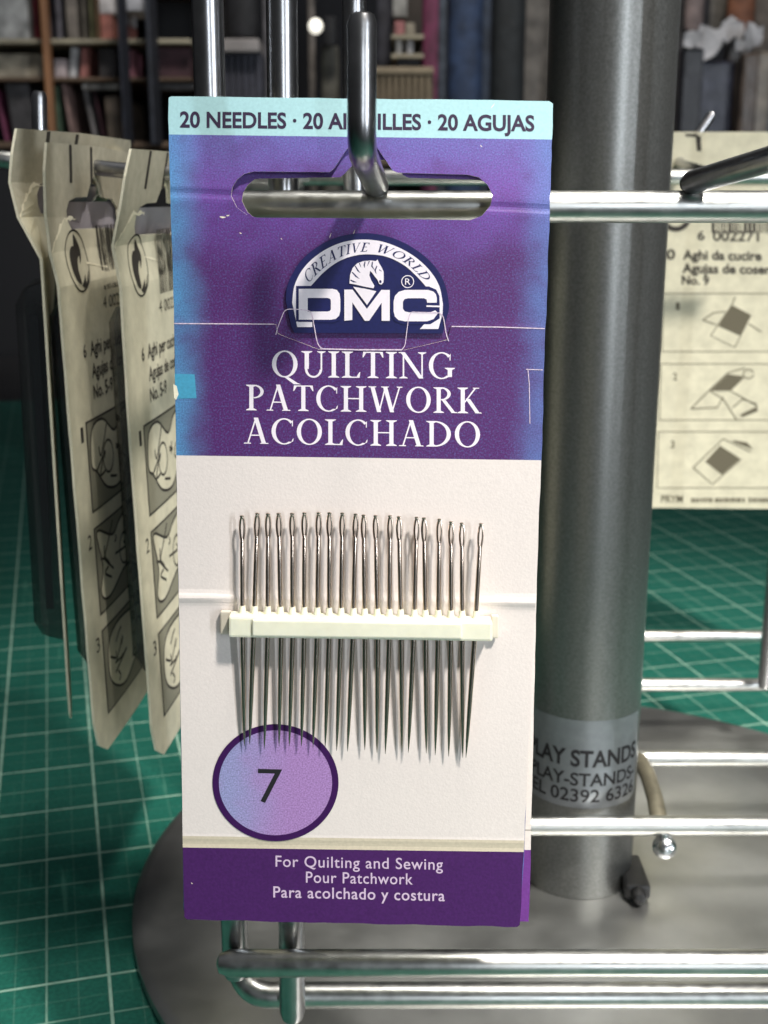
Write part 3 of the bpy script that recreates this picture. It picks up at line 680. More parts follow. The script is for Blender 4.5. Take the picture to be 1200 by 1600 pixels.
for i in range(20):
    e0 = (mids[i][0] + (tops[i][0] - mids[i][0]) * .285, 946 + (mids[i][0] - 378) * .022); e1 = (mids[i][0] + (tops[i][0] - mids[i][0]) * .18, 967 + (mids[i][0] - 378) * .022)
    mb = MB(); mb.tube([card_ray(e0[0], e0[1], 2.0), card_ray(e1[0], e1[1], 2.0)], [.40, .58], 12, round_ends=False); mb.build('grip_socket', M['holder'], hold, smooth=True)
for (u0, u1, a, b) in ((344, 360, 955, 992), (768, 779, 962, 998)):
    mb = MB(); mb.hexa(hbar(u0, u1, a, a + .3, b, b, .75, 1.6)); mb.build('end_clip', node_mat('clear_clip', srgb(214, 206, 190), .25), hold, bevel=.2)
ORD = ['leftmost', 'second from the left', 'third from the left', 'fourth from the left', 'fifth from the left', 'sixth from the left', 'seventh from the left', 'eighth from the left', 'ninth from the left', 'tenth from the left', 'tenth from the right', 'ninth from the right', 'eighth from the right', 'seventh from the right', 'sixth from the right', 'fifth from the right', 'fourth from the right', 'third from the right', 'second from the right', 'rightmost']
for i, (tp, md, tt) in enumerate(zip(tops, mids, tips)):
    ht, hm, he = 2.15 + random.uniform(-.1, .1), 2.0, 1.55 + random.uniform(-.25, .2)
    A = card_ray(tp[0], tp[1], ht); Mi = card_ray(md[0], md[1], hm); E = card_ray(tt[0], tt[1], he)
    side = Vector((1, 0, 0)); ax = (A - Mi).normalized(); side = (side - ax * side.dot(ax)).normalized()
    mb = MB(); r = .315
    eye_len = 3.3
    loop = []
    for k in range(28):
        a = 2 * PI * k / 28; yy = math.cos(a); xx = math.sin(a)
        wq = .34 * (1 - .28 * (1 - yy) / 2)
        loop.append(A - ax * (.20 + eye_len / 2 - yy * eye_len / 2) + side * xx * wq)
    loop.append(loop[0]); loop.append(loop[1])
    mb.tube(loop, .15, 8, round_ends=False)
    mb.tube([A + ax * .02 - ax * .1 - side * .16, A + ax * .05 - ax * .1, A - ax * .1 + side * .16], .15, 8)
    P0 = A - ax * (eye_len - .35)
    pts = [P0, P0 - ax * .5, P0.lerp(Mi, .3), P0.lerp(Mi, .7), Mi, Mi.lerp(E, .3), Mi.lerp(E, .58), Mi.lerp(E, .80), Mi.lerp(E, .93), E]
    mb.tube(pts, [.16, r * .95, r, r, r * 1.06, r * 1.06, r * .96, r * .72, r * .40, .03], 14, round_ends=False)
    o = mb.build('needle', M['needle'], None, smooth=True)
    tag(o, 'thin steel sewing needle, %s of those held in the cream bar' % ORD[i], 'needle', 'quilting needles in the cream bar')

# ------------------------------------------------------------------ cards seen edge-on at the left
def plastic():
    m = bpy.data.materials.new('smoky_clear_plastic'); m.use_nodes = True; t = m.node_tree; p = t.nodes['Principled BSDF']
    p.inputs['Base Color'].default_value = (.05, .052, .055, 1); p.inputs['Roughness'].default_value = .12; p.inputs['Alpha'].default_value = .62
    return m
M['blister'] = plastic()
M['blister_in'] = node_mat('dark_insert', (.018, .017, .02), .5)
def side_card(edge, yaws, d, label, width=49, blister=True, content=True, far_lift=0):
    """edge: pixel positions down the near edge of the card; yaws: heading of the card away from the viewer, degrees, at each"""
    P = [at_y(u, v, d) for u, v in edge]
    def at_t(tz):
        for i in range(len(P) - 1):
            if tz <= i + 1 or i == len(P) - 2:
                k = tz - i; y = math.radians(yaws[i] * (1 - k) + yaws[i + 1] * k); return P[i].lerp(P[i + 1], k), y
    def z_to_t(z):
        for i in range(len(P) - 1):
            if z >= P[i + 1].z or i == len(P) - 2: return i + (P[i].z - z) / (P[i].z - P[i + 1].z)
    def mp(s, z, h):
        p, y = at_t(z_to_t(z)); dr = Vector((math.sin(y), math.cos(y), far_lift)); n = Vector((math.cos(y), -math.sin(y), 0))
        bow = .5 * math.sin(s / width * PI)
        return Vector((p.x, p.y, z)) + dr * s + n * (h + bow)
    zt, zb = P[0].z, P[-1].z; Hh = zt - zb
    nrm = Vector((1, 0, 0))
    root = thing('needle_card', label, 'needle card', (P[0].x, P[0].y + 24, zt - 16), 'cards hanging on the left hook')
    sc = Hh / 112
    W = width
    out = [(1, zt), (W / 2, zt + .3), (W - 1, zt), (W, zt - 1)] + rough_line((W, zt - 5), (W, zb + 7), 10, .12) + [(W - 1.5, zb + 3), (W - 6, zb), (6, zb), (1.5, zb + 3), (0, zb + 8)] + rough_line((0, zb + 9), (0, zt - 1), 30, .14)
    hz = zt - 14 * sc
    hole = [(9.5, hz + 1.2), (9.2, hz + 3), (10.5, hz + 4.6), (14, hz + 5.2), (20, hz + 5.3), (22, hz + 7.6), (24.5, hz + 9.0), (27, hz + 7.6), (29, hz + 5.2), (36, hz + 4.8), (40, hz + 3), (40.5, hz), (38, hz - 1), (32, hz - .6), (16, hz - .4), (11, hz - .4)]
    kz = P[2].z if len(P) > 3 else zt - 20
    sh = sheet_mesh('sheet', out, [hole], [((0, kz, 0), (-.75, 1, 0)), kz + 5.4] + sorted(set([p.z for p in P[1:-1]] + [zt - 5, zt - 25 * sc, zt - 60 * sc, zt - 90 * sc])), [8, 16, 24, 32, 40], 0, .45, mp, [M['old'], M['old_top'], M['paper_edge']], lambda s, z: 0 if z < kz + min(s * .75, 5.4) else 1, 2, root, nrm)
    ps = Print(); cs = [(s_, .9 + 1.6 * math.sin((s_ - 8) / 34 * PI)) for s_ in range(8, 43, 2)]
    k0 = len(ps.v)
    for s_, h_ in cs: ps.v += [(s_, hz + 4.4, -h_), (s_, hz - 4.5, -h_ - .8)]
    for q_ in range(len(cs) - 1): ps.f.append([2 * q_, 2 * q_ + 2, 2 * q_ + 3, 2 * q_ + 1]); ps.m.append(0)
    ps.build('inner_flap', mp, [M['flap_grey']], root, facing=nrm)
    pr = Print()
    for s0 in (11, 22):
        pr.poly([(s0, zt), (s0 + 1.3, zt), (s0 + 1.3, zt - 6.5), (s0, zt - 6.5)], .05, 0)
    if content:
        def zpx(u, v, s): return at_y(u, v, d + s * math.cos(math.radians(yaws[-1]))).z
        zc_ = zpx(119, content[0], 11); q = 5.6
        pr.ring(circ(11.5, zc_, q, q), circ(11.5, zc_, q - .35, q - .35), .05, 0)
        # two interlocking arrows: one solid, one in outline
        S = lambda pts: [(11.5 + x * q, zc_ + y * q) for x, y in pts]
        pr.poly(S(smooth_closed([(-.05, .86), (.42, .42), (.40, .12), (.18, -.10), (.24, .16), (.02, .02), (-.10, -.30), (-.04, -.72), (-.40, -.62), (-.62, -.25), (-.60, .20), (-.36, .46), (-.12, .50)], 3)), .06, 0)
        pr.poly(S([(-.04, -.78), (.30, -.92), (.60, -.72), (.86, -.30), (.62, -.50), (.40, -.74), (.44, -.44), (.20, -.62)]), .062, 0)
        # barcode
        zz = zc_ + 6
        x = 24.0
        while x < 46:
            wb = random.choice((.35, .7, 1.1, .5)); pr.poly([(x, zz), (x + wb, zz), (x + wb, zz - 12), (x, zz - 12)], .05, 0); x += wb + random.choice((.4, .6, .9))
        put_sans(pr, '4 002271', 22.5, 40, zz - 15.5, zz - 15.5, 2.2, .05, 0, ysign=1)
        zt_ = zpx(*content[1], 15)
        put_sans(pr, '6', 9.2, 10.8, zt_, zt_, 2.3, .05, 0, bold=.02, ysign=1)
        put_sans(pr, 'Aghi per cucire', 13, 36, zt_, zt_, 2.5, .05, 0, bold=.02, ysign=1)
        put_sans(pr, 'Agujas de coser', 13, 37, zt_ - 4.2, zt_ - 4.2, 2.5, .05, 0, bold=.02, ysign=1)
        put_sans(pr, 'No. 5-9', 13, 25, zt_ - 8.2, zt_ - 8.2, 2.5, .05, 0, bold=.02, ysign=1)
        zb_ = zt_ - 11.6; hgt = 17.4
        for k in range(3):
            z1 = zb_ - k * 20.3; z0 = z1 - hgt
            pr.ring([(7.4, z1), (46, z1), (46, z0), (7.4, z0)], [(8.0, z1 - .4), (45.4, z1 - .4), (45.4, z0 + .4), (8.0, z0 + .4)], .05, 0)
            pr.poly([(8.0, z1 - .4), (45.4, z1 - .4), (45.4, z0 + .4), (8.0, z0 + .4)], .03, 1)
            put_sans(pr, str(k + 1), 4.0 if k else 4.6, 6.0, z1 - 3.4, z1 - 3.4, 2.8, .05, 0, ysign=1)
            # little drawing of a hand working the pack
            rr = random.Random(11 + k)
            fig = [smooth_closed([(9, z0 + 9), (10.5, z1 - 2), (17, z1 - 1), (24, z1 - 4.5), (30, z1 - 1.5), (42, z1 - 2), (43, z0 + 8), (33, z0 + 6), (25, z0 + 2), (17, z0 + 3), (12, z0 + 7)], 4), smooth_closed([(9, z1 - 1), (18, z1 - 4), (24, z1 - 2), (36, z1 - 1), (42, z0 + 9), (36, z0 + 2), (26, z0 + 5), (14, z0 + 2), (9, z0 + 4), (11, z0 + 9)], 4), smooth_closed([(10, z0 + 8), (12, z1 - 3), (22, z1 - 1.5), (40, z1 - 5), (41, z0 + 3), (30, z0 + 5), (20, z0 + 2), (13, z0 + 4)], 4)][k]
            pr.poly(fig, .045, 2); pr.line(fig + [fig[0]], .55, .055, 0)
            for _ in range(9):
                cx, cz = rr.uniform(11, 40), rr.uniform(z0 + 4, z1 - 4)
                pr.line(smooth_open([(cx, cz), (cx + rr.uniform(-3, 3), cz + rr.uniform(-2, 2)), (cx + rr.uniform(-6, 6), cz + rr.uniform(-4, 4))]), .55, .057, 0)
            pr.ring(circ(19 + 6 * k, (z0 + z1) / 2, 3.4, 3.4, 24), circ(19 + 6 * k, (z0 + z1) / 2, 2.9, 2.9, 24), .059, 0)
    zk = [(x_ * .8, kz + min(x_ * .6, 5.4) + random.uniform(-.3, .3)) for x_ in range(0, 18)]
    pr.line(zk, [random.choice((.15, .4, .7, 1.0)) for _ in zk], .06, 3)
    pr.line([(s_ + 16, kz - 2.5 - s_ * .12) for s_, z_ in zk[::3]], [random.choice((.1, .2, .5)) for _ in zk[::3]], .06, 3)
    pr.slice(3.0)
    pr.build('back_print', mp, [M['old_ink'], M['old_grey'], M['old'], M['paper_edge']], sh, facing=nrm)
    if blister:
        # clear pack on the card's other face
        z0, z1 = zb + 15, zt - 26
        sec = [(7.5, -.5), (8.2, -4.5), (10, -6), (38, -6), (40, -4.5), (41, -.5)]
        mb = MB(); vs = []
        zs = [z1, z1 - 1.2, z1 - 4, z0 + 4, z0 + 1.2, z0]; ks = [.15, .75, 1, 1, .75, .15]
        for z, k in zip(zs, ks):
            for s_, h_ in sec: vs.append(mp(s_ if k == 1 else 24 + (s_ - 24) * (.96 if k > .5 else .9), z, -.5 + (h_ + .5) * k))
        fs = []
        for j in range(5):
            for i in range(5): fs.append((j * 6 + i, j * 6 + i + 1, (j + 1) * 6 + i + 1, (j + 1) * 6 + i))
        fs += [tuple(range(6)), tuple(range(35, 29, -1))]
        mb.add(vs, fs); mb.build('blister', M['blister'], root, smooth=True)
        mb = MB(); mb.hexa([mp(s, z, h) for h in (-2.2, -3.6) for s, z in ((11, z1 - 6), (37, z1 - 6), (37, z0 + 6), (11, z0 + 6))]); mb.build('insert', M['blister_in'], root)
    return root
side_card([(22, 200), (17, 285), (30, 340), (66, 405), (76, 560), (97, 900), (112, 1142)], [12, 10, 2, -10, -15, -15.5, -15.5], 213, 'buff needle card seen edge-on at the far left, top bent over', content=None)
side_card([(70, 222), (73, 340), (80, 395), (93, 449), (109, 649), (131, 925), (153, 1192)], [5, 5, 4.5, 4.2, 4.2, 4.2, 4.2], 213, 'buff card back with a recycling mark, middle one of the three hanging at the left', content=(408, (130, 553)))
side_card([(203, 232), (190, 320), (178, 385), (190, 449), (202, 649), (222, 925), (243, 1200)], [5, 5, 4.5, 4.2, 4.2, 4.2, 4.2], 213, 'buff card back with a recycling mark, hanging next to the purple card', content=(415, (215, 558)))

# ------------------------------------------------------------------ the card behind the pole at the right
YB = 366.0
back_map = lambda u, v, h: at_y(u, v, YB - h)
bc = thing('needle_card', 'buff card back with three small drawings, hanging behind the grey pole', 'needle card', at_y(1165, 270, YB))
out = [(1006, 206), (1300, 206), (1284, 796), (985, 793)]
hol = [(1090, 262), (1240, 262), (1250, 275), (1240, 290), (1090, 290), (1080, 276)]
sh = sheet_mesh('sheet', out, [hol], [330, 500, 650], [1100, 1180], 0, .45, back_map, [M['old'], M['old_top'], M['paper_edge']], lambda u, v: 0, 2, bc, Vector((0, -1, 0)))
pr = Print()
pr.poly([(1087, 212), (1095, 212), (1096, 236), (1089, 236)], .08, 0); pr.poly([(1070, 209), (1090, 209), (1090, 214), (1072, 213)], .085, 0)
pr.ring(circ(1056, 338, 24, 24), circ(1056, 338, 16, 16), .08, 0)
x = 1112
while x < 1260:
    wb = random.choice((2, 3, 5)); pr.poly([(x, 310), (x + wb, 310), (x + wb, 364), (x, 364)], .08, 0); x += wb + random.choice((2, 3, 4))
put_sans(pr, '6', 1090, 1101, 375, 375, 14, .08, 0, bold=.02); put_sans(pr, '002271', 1114, 1186, 376, 377, 15, .09, 0, bold=.02)
put_sans(pr, '20', 1028, 1055, 405, 405, 15, .08, 0, bold=.03)
put_sans(pr, 'Aghi da cucire', 1067, 1190, 405, 407, 14, .08, 0, bold=.03)
put_sans(pr, 'Agujas de coser', 1066, 1204, 426, 428, 14, .08, 0, bold=.03)
put_sans(pr, 'No. 9', 1065, 1108, 444, 445, 13, .08, 0, bold=.03)
for k, (y0, y1) in enumerate(((458, 550), (568, 657), (674, 763))):
    d_ = -4 * k
    pr.ring([(1036 + d_, y0), (1290 + d_, y0), (1290 + d_, y1), (1034 + d_, y1)], [(1037.3 + d_, y0 + 1.3), (1288.7 + d_, y0 + 1.3), (1288.7 + d_, y1 - 1.3), (1035.3 + d_, y1 - 1.3)], .06, 1)
    put_sans(pr, str(k + 1), 1056 + d_, 1062 + d_, y0 + 26, y0 + 26, 11, .06, 1, bold=.02)
q = lambda pts: pr.line(pts, 1.8, .07, 1)
Q = lambda x, y: (830 + x * .375, 200 + y * .375)
pr.poly([Q(835, 740), Q(915, 780), Q(870, 865), Q(780, 825)], .065, 2); q([Q(850, 705), Q(835, 740), Q(748, 865), Q(848, 915), Q(915, 780), Q(835, 740)]); q([Q(715, 800), Q(760, 770), Q(810, 765)]); q([Q(715, 800), Q(770, 820)]); q([Q(905, 815), Q(960, 850)])
pr.poly([Q(820, 1025), Q(885, 1035), Q(830, 1095), Q(745, 1095)], .065, 2); q([Q(665, 1170), Q(740, 1095), Q(820, 1020), Q(890, 1000)]); q([Q(665, 1170), Q(775, 1165), Q(800, 1120)]); q([Q(745, 1095), Q(800, 1130), Q(855, 1215)]); q([Q(890, 1035), Q(830, 1095), Q(945, 1160)]); q(circ(Q(905, 1025)[0], Q(905, 1025)[1], 8, 7, 18)); q([Q(840, 1165), Q(880, 1130), Q(940, 1150)]); pr.poly([Q(870, 1195), Q(940, 1160), Q(945, 1180), Q(880, 1205)], .068, 2)
pr.poly([Q(785, 1325), Q(870, 1380), Q(795, 1445), Q(725, 1390)], .065, 2); q([Q(675, 1415), Q(800, 1295), Q(915, 1350)]); q([Q(675, 1415), Q(755, 1485), Q(875, 1380), Q(785, 1325)]); pr.poly([Q(835, 1300), Q(900, 1310), Q(925, 1340), Q(850, 1312)], .068, 2)
put_sans(pr, 'PRYM', 1033, 1067, 785, 785, 11, .08, 1, bold=.02)
for (a, b) in ((1080, 1112), (1117, 1160), (1170, 1200), (1205, 1240)):
    x = a
    while x < b:
        pr.poly([(x, 779 - random.uniform(0, 2)), (x + 3.4, 778), (x + 3.4, 785), (x, 785)], .07, 1); x += random.uniform(4.2, 5.5)
pr.build('back_print', back_map, [M['old_ink'], M['old_rule'], M['old_rule']], sh)

# ------------------------------------------------------------------ the shop behind, out of focus
def cmat(r, g, b, rough=.7):
    g_ = (r + g + b) / 3; r, g, b = (x * .68 + g_ * .32 for x in (r, g, b))
    return node_mat('cloth_or_cover', tuple(x * .85 for x in srgb(r, g, b)), rough, noise=(70, .45), bump=(120, .4, 2.0))
SY = 1250.0
def bgbox(u0, v0, u1, v1, y, depth, mat, lean=0.0):
    a = at_y(u0, v0, y); b = at_y(u1, v1, y); sh_ = lean * (a.z - b.z)
    f = [Vector((a.x + sh_, y, a.z)), Vector((b.x + sh_, y, a.z)), Vector((b.x, y, b.z)), Vector((a.x, y, b.z))]
    return f + [p + Vector((0, depth, 0)) for p in f]
shelf = thing('bookshelf', 'dark wooden shelves at the back left, crowded with books and boxes', 'bookshelf', (at_y(90, 62, SY).x, SY + 100, -760))
wood = node_mat('shelf_wood', srgb(96, 78, 62), .6, noise=(14, .3)); pale = node_mat('shelf_edge', srgb(150, 142, 122), .6, noise=(60, .2)); dark = node_mat('shelf_dark', (.012, .012, .014), .8)
xl, xr = at_y(-260, 62, SY).x, at_y(300, 62, SY).x
for v0, v1, m in ((62, 70, pale), (122, 128, wood), (222, 232, wood), (-70, -62, wood)):
    a, b = at_y(0, v0, SY).z, at_y(0, v1, SY).z; mb = MB(); mb.box(xl, xr, SY - 8, SY + 260, b, a); mb.build('shelf_board', m, shelf, bevel=2)
a = at_y(70, 0, SY); b = at_y(80, 0, SY); mb = MB(); mb.box(a.x, b.x, SY - 22, SY - 9, -757, a.z + 160); mb.build('upright', node_mat('upright_wood', srgb(140, 98, 66), .6, noise=(20, .25)), shelf, bevel=1.5)
mb = MB(); mb.box(xl, xr, SY + 262, SY + 280, -757, a.z + 160); mb.build('back_panel', dark, shelf)
mb = MB(); mb.box(xl, xr, SY + 6, SY + 260, -757, at_y(0, 236, SY).z); mb.build('cupboard', dark, shelf)
items = [
 # name, label, category, group, rect, colour, lean, depth
 ('storage_box', 'pale grey box on the top left shelf', 'box', None, (-40, -58, 47, 61), (158, 158, 156), 0, 160),
 ('book', 'red book beside the pale grey box on the shelf', 'book', 1, (48, -40, 60, 61), (168, 32, 44), 0, 150),
 ('book', 'lilac book between the red book and the wooden upright', 'book', 1, (61, -20, 69, 61), (150, 136, 150), 0, 150),
 ('book', 'dark slate book just right of the wooden upright', 'book', 1, (82, -60, 97, 61), (92, 86, 96), 0, 150),
 ('book', 'taupe album, wider of the two on the upper shelf', 'book', 1, (98, -60, 122, 61), (120, 108, 96), 0, 150),
 ('book', 'brown grey album next to the green book', 'book', 1, (123, -60, 135, 61), (104, 96, 84), 0, 150),
 ('book', 'yellow green book on the upper shelf', 'book', 1, (136, -60, 145, 61), (134, 132, 84), 0, 150),
 ('book', 'ochre book on the upper shelf', 'book', 1, (146, -60, 154, 61), (140, 104, 66), 0, 150),
 ('storage_box', 'coral box on the upper shelf under a white packet', 'box', None, (156, 22, 178, 61), (196, 104, 88), 0, 120),
 ('packet', 'white packet lying on the coral box', 'packet', None, (154, -6, 179, 21.5), (210, 204, 206), 0, 110),
 ('paper_stack', 'stack of cream papers on the middle shelf at the left', 'papers', None, (-40, 84, 64, 121), (164, 150, 124), 0, 200),
 ('packet', 'pale pink packet on the middle shelf', 'packet', None, (84, 92, 104, 121), (190, 168, 168), 0, 120),
 ('book', 'light grey book leaning on the middle shelf', 'book', 2, (105, 74, 119, 121), (172, 170, 170), .12, 120),
 ('book', 'coral book leaning on the middle shelf', 'book', 2, (122, 74, 138, 121), (186, 100, 90), .14, 120),
 ('book', 'charcoal book at the right of the middle shelf', 'book', 2, (153, 76, 182, 121), (78, 74, 76), 0, 120),
 ('fabric_roll', 'white rolled cloth lying at the edge of the middle shelf', 'cloth', None, (134, 129, 182, 141), (214, 208, 198), 0, 60),
 ('book', 'big dark grey book on the lowest shelf', 'book', 3, (16, 130, 58, 221), (66, 62, 64), -.10, 140),
 ('book', 'magenta book leaning at the left end of the lowest shelf', 'book', 3, (2, 138, 12, 221), (150, 52, 96), -.16, 140),
 ('book', 'green book on the lowest shelf', 'book', 3, (74, 134, 97, 221), (58, 88, 58), 0, 140),
 ('book', 'dusty pink book leaning on the lowest shelf', 'book', 3, (106, 131, 117, 221), (142, 106, 98), -.12, 140),
 ('book', 'grey book leaning under the white roll', 'book', 3, (142, 142, 153, 221), (134, 130, 132), -.16, 140),
 ('book', 'maroon book leaning on the lowest shelf', 'book', 3, (156, 142, 163, 221), (84, 40, 56), -.14, 140),
 ('book', 'tan book at the right end of the lowest shelf', 'book', 3, (166, 150, 190, 221), (142, 122, 102), -.05, 140),
 ('packet', 'pale packet high on the shelf left of the first upright rod', 'packet', None, (194, -30, 222, 17), (178, 180, 190), 0, 60),
 ('packet', 'pink packet in the dark part of the shelf', 'packet', None, (198, 78, 213, 121), (176, 92, 110), 0, 60),
 ('storage_box', 'dark red box in the dark part of the shelf', 'box', None, (246, 74, 299, 121), (78, 40, 50), 0, 100),
 ('fabric_roll', 'grey rolled cloth under the dark red box', 'cloth', None, (244, 128, 299, 142), (148, 144, 146), 0, 60),
 ('garment', 'dark navy folded cloth hanging beside the shelf', 'cloth', None, (181, -70, 193, 226), (36, 40, 56), 0, 40),
 ('garment', 'dark slate folded cloth hanging in front of the shelf', 'cloth', None, (222, -70, 243, 226), (34, 38, 52), 0, 40),
]
GR = {1: 'books on the upper shelf', 2: 'books on the middle shelf', 3: 'books on the lowest shelf'}
for name, label, cat, g, r, colr, lean, dep in items:
    mb = MB()
    if name == 'fabric_roll':
        a = at_y(r[0], (r[1] + r[3]) / 2, SY + 10); b = at_y(r[2], (r[1] + r[3]) / 2, SY + 10); rad = abs(at_y(0, r[1], SY).z - at_y(0, r[3], SY).z) / 2
        mb.tube([a, a.lerp(b, .3), a.lerp(b, .7), b], rad, 18); o = mb.build(name, cmat(*colr), smooth=True)
    else:
        mb.hexa(bgbox(*r, SY + (2 if name != 'garment' else -60) + random.uniform(0, 8), dep, None, lean)); o = mb.build(name, cmat(*colr), bevel=1.2)
    tag(o, label, cat, GR.get(g))
# centre: a drawer unit, bolts of cloth, a wire shelf with notions
CY = 1150.0
unit = thing('drawer_unit', 'dark drawer unit with a pale ledge seen between the two near uprights', 'drawers', (at_y(385, 100, CY).x, CY + 100, -760))
mb = MB(); mb.hexa(bgbox(335, 82, 412, 260, CY, 220, None)); 
mb.build('drawer_body', node_mat('drawer_dark', srgb(58, 58, 68), .7, noise=(120, .3)), unit, bevel=2)
mb = MB(); mb.hexa(bgbox(330, 60, 405, 81, CY - 12, 230, None)); mb.build('ledge', node_mat('ledge_grey', srgb(138, 132, 130), .6, noise=(30, .2)), unit, bevel=2)
for k in range(7):
    u = 340 + k * 10; mb = MB(); mb.hexa(bgbox(u, 86, u + 4, 250, CY - 4, 3.5, None)); mb.build('slat', node_mat('slat_grey', srgb(76, 76, 86), .6, noise=(80, .2)), unit)
mb = MB(); mb.hexa(bgbox(332, 262, 415, 1000, CY, 220, None)); mb.build('drawer_foot', dark, unit)
def bolt(label, u0, u1, v0, v1, y, colr, group, name='fabric_bolt', cat='fabric bolt', squash=.6):
    a = at_y(u0, v0, y); b = at_y(u1, v1, y); cx = (a.x + b.x) / 2; rx = abs(b.x - a.x) / 2
    mb = MB(); n = 28; vs = []; fs = []
    prof = [(.5, a.z + 2), (.92, a.z), (1, a.z - 8), (1, (a.z + b.z) / 2), (1, b.z + 6), (.9, b.z)]
    for k, z in prof:
        for i in range(n):
            q = 2 * PI * i / n; wob = 1 + .05 * math.sin(5 * q + z * .05)
            vs.append((cx + rx * k * wob * math.cos(q), y + rx * squash + rx * squash * k * wob * math.sin(q), z))
    for j in range(len(prof) - 1):
        for i in range(n): fs.append((j * n + i, j * n + (i + 1) % n, (j + 1) * n + (i + 1) % n, (j + 1) * n + i))
    fs.append(tuple(range(n))); fs.append(tuple((len(prof) - 1) * n + i for i in range(n - 1, -1, -1)))
    mb.add(vs, fs); o = mb.build(name, cmat(*colr), smooth=True); tag(o, label, cat, group); return o
gb = 'bolts of cloth standing at the back'
bolt('magenta bolt of cloth standing left of the blue ones', 661, 683, -150, 640, CY, (128, 34, 78), gb)
bolt('slate blue bolt of cloth beside the magenta one', 684, 702, -150, 640, CY, (76, 88, 108), gb)
bolt('wide navy bolt of cloth above the purple card', 703, 744, -150, 640, CY - 20, (30, 54, 96), gb)
bolt('dark blue bolt of cloth right of the navy one', 745, 772, -150, 640, CY, (40, 54, 78), gb)
bolt('black green bolt of cloth left of the grey cloth', 773, 806, -150, 640, CY - 10, (22, 28, 32), gb)
bolt('grey brown bolt of cloth nearest the thick pole', 808, 840, -150, 640, CY, (98, 90, 82), gb)
bolt('taupe bolt of cloth half hidden by the thick pole', 842, 872, -150, 640, CY + 10, (112, 104, 96), gb)
bolt('charcoal bolt of cloth right of the drawer unit', 406, 432, -150, 640, CY + 40, (80, 76, 80), gb)
bolt('brown grey bolt of cloth behind the little lamp', 478, 500, -150, 640, CY + 60, (104, 94, 86), gb)
bolt('olive bolt of cloth beside the front hook', 500, 534, 72, 640, CY + 30, (84, 80, 68), gb)
bolt('dim slate bolt of cloth right of the front hook', 588, 612, -150, 640, CY + 70, (60, 60, 72), gb)
bolt('near black cloth hung high above the drawer unit', 344, 404, -150, 56, CY + 120, (26, 25, 30), gb)
bolt('black round bag hanging by the little lamp', 503, 528, 28, 70, CY + 10, (20, 20, 26), None, 'bag', 'bag', .8)
a = at_y(493, 41, CY - 10)
ml = bpy.data.materials.new('lamp_glow'); ml.use_nodes = True; pp = ml.node_tree.nodes['Principled BSDF']; pp.inputs['Base Color'].default_value = (.9, .88, .8, 1); pp.inputs['Emission Color'].default_value = (1, .95, .82, 1); pp.inputs['Emission Strength'].default_value = 1.2
mb = MB(); mb.lathe(a.x, a.y, [(1.2, a.z - 6.4), (3.8, a.z - 5.2), (5.8, a.z - 2.6), (6.3, a.z), (5.8, a.z + 2.6), (3.8, a.z + 5.2), (1.5, a.z + 6.4)], 20)
lamp = mb.build('lamp', ml, smooth=True); tag(lamp, 'tiny lit round lamp shining between the cloth bolts', 'lamp')
rack = thing('notions_shelf', 'narrow shelf of small haberdashery behind the card, left of the magenta bolt', 'shelf', (at_y(636, 80, CY).x, CY + 60, -760))
mb = MB(); mb.hexa(bgbox(612, 84, 662, 90, CY - 6, 120, None)); mb.build('shelf_board', pale, rack)
mb = MB(); mb.hexa(bgbox(612, 54, 662, 60, CY - 6, 120, None)); mb.build('shelf_board', pale, rack)
mb = MB(); mb.hexa(bgbox(610, -80, 662, 1100, CY + 122, 10, None)); mb.build('back_panel', node_mat('rack_back', srgb(66, 60, 56), .8, noise=(40, .3)), rack)
for nm, lb, ct, r, colr in (('packet', 'small pink packet on the haberdashery shelf', 'packet', (617, 33, 632, 53.5), (196, 106, 104)), ('packet', 'small cream packet beside the pink one', 'packet', (634, 36, 648, 53.5), (176, 160, 132)), ('packet', 'pale grey packet hanging above the pink one', 'packet', (614, -20, 636, 26), (140, 136, 128)),
                            ('thread_spool', 'white spool of thread on the lower board, left one of two', 'thread', (618, 64, 628, 83.5), (200, 194, 186)), ('thread_spool', 'white spool of thread on the lower board, right one of two', 'thread', (634, 66, 646, 83.5), (190, 186, 186)), ('storage_box', 'black box under the lower haberdashery board', 'box', (620, 91, 656, 103), (26, 28, 34))):
    if nm == 'thread_spool': bolt(lb, r[0], r[2], r[1], r[3], CY, colr, 'thread spools', nm, ct, .9)
    else:
        mb = MB(); mb.hexa(bgbox(*r, CY, 60, None)); o = mb.build(nm, cmat(*colr), bevel=.8); tag(o, lb, ct)
bas = thing('basket', 'brown slatted wooden basket behind the top edge of the purple card', 'basket', (at_y(630, 150, CY - 60).x, CY, 60))
mb = MB(); mb.hexa(bgbox(584, 108, 676, 260, CY - 56, 90, None)); mb.build('basket_body', node_mat('basket_brown', srgb(90, 78, 62), .8, noise=(60, .3)), bas, bevel=2)
mb = MB(); mb.hexa(bgbox(582, 104, 678, 116, CY - 62, 100, None)); mb.build('rim', node_mat('basket_rim', srgb(134, 120, 98), .7, noise=(60, .2)), bas, bevel=2)
for k in range(9):
    u = 586 + k * 10; mb = MB(); mb.hexa(bgbox(u, 117, u + 5, 256, CY - 60, 3.5, None)); mb.build('slat', node_mat('basket_slat', srgb(118, 104, 84), .7, noise=(60, .2)), bas)
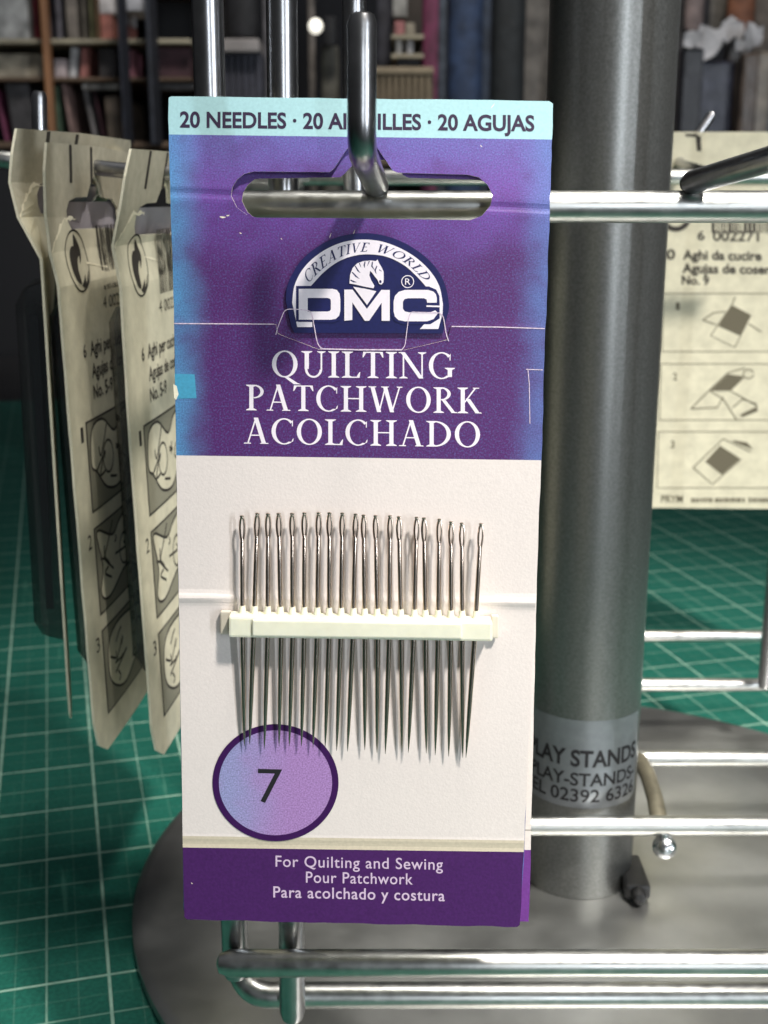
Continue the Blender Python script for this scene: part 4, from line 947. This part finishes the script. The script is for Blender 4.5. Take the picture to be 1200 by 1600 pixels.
# right: hanging packs with white headers
RY = 1000.0
gt = 'packs hanging at the back right'
hooks = [('dark pack with a bent white header, left of the navy pack', (1066, 74, 1087, 320), (34, 32, 40), (1069, 48, 1096, 74)),
         ('navy pack with a wide white header, right of the thick pole', (1090, 95, 1134, 320), (44, 46, 68), (1092, 38, 1124, 95)),
         ('dark brown pack under a tall white header', (1137, 66, 1160, 320), (62, 54, 50), (1129, 28, 1162, 66)),
         ('brown pack between two pale headers', (1161, 82, 1172, 320), (92, 72, 58), (1150, 62, 1164, 80)),
         ('beige pack with a white header near the right edge', (1174, 80, 1191, 320), (132, 116, 96), (1165, 38, 1192, 80)),
         ('dark blue pack at the right edge with a white header', (1193, 120, 1240, 320), (42, 42, 58), (1194, 104, 1230, 120))]
for i, (lb, r, colr, tg) in enumerate(hooks):
    y = RY + (i % 3) * 14
    p = at_y((r[0] + r[2]) / 2, tg[1], y); root = thing('hanging_pack', lb, 'pack', p, gt)
    mb = MB(); mb.hexa(bgbox(*r, y, 12, None, 0)); mb.build('pouch', cmat(*colr, .35), root, bevel=3)
    a_, b_ = at_y(tg[0], tg[1], y - 3 - i), at_y(tg[2], tg[3], y - 3 - i); w_, h_ = b_.x - a_.x, a_.z - b_.z
    q_ = [(-.02, .75), (.10, .98), (.42, 1.04), (.70, .90), (.98, .86), (1.04, .40), (.90, .10), (.62, .16), (.30, -.04), (.04, .08)]
    n_ = len(q_); jit = [(x + random.uniform(-.09, .09), z + random.uniform(-.12, .12)) for x, z in q_]
    vv = [(a_.x + x * w_, y - 3 - i + random.uniform(-2.5, 2.5) + dy, b_.z + z * h_) for dy in (0, 2.4) for x, z in jit]
    mb = MB(); mb.add(vv, [tuple(range(n_)), tuple(range(2 * n_ - 1, n_ - 1, -1))] + [(k, (k + 1) % n_, n_ + (k + 1) % n_, n_ + k) for k in range(n_)])
    mb.build('header_card', node_mat('white_header', srgb(168, 166, 168), .6, noise=(60, .25)), root)
bolt('rust orange cloth at the back right above the packs', 1150, 1180, -150, 48, RY + 160, (128, 66, 34), 'cloths at the back right', 'garment', 'cloth')
bolt('taupe cloth at the back right, left of the rust one', 1100, 1146, -150, 60, RY + 180, (96, 88, 78), 'cloths at the back right', 'garment', 'cloth')
bolt('dusty pink cloth hanging next to the thick pole', 1082, 1099, -150, 46, RY + 150, (128, 106, 102), 'cloths at the back right', 'garment', 'cloth')
bolt('dark cloth hanging right behind the thick pole', 1052, 1080, -150, 560, RY + 170, (46, 42, 46), 'cloths at the back right', 'garment', 'cloth')
bolt('dull brown cloth hanging at the right edge', 1182, 1216, -150, 560, RY + 170, (88, 76, 66), 'cloths at the back right', 'garment', 'cloth')
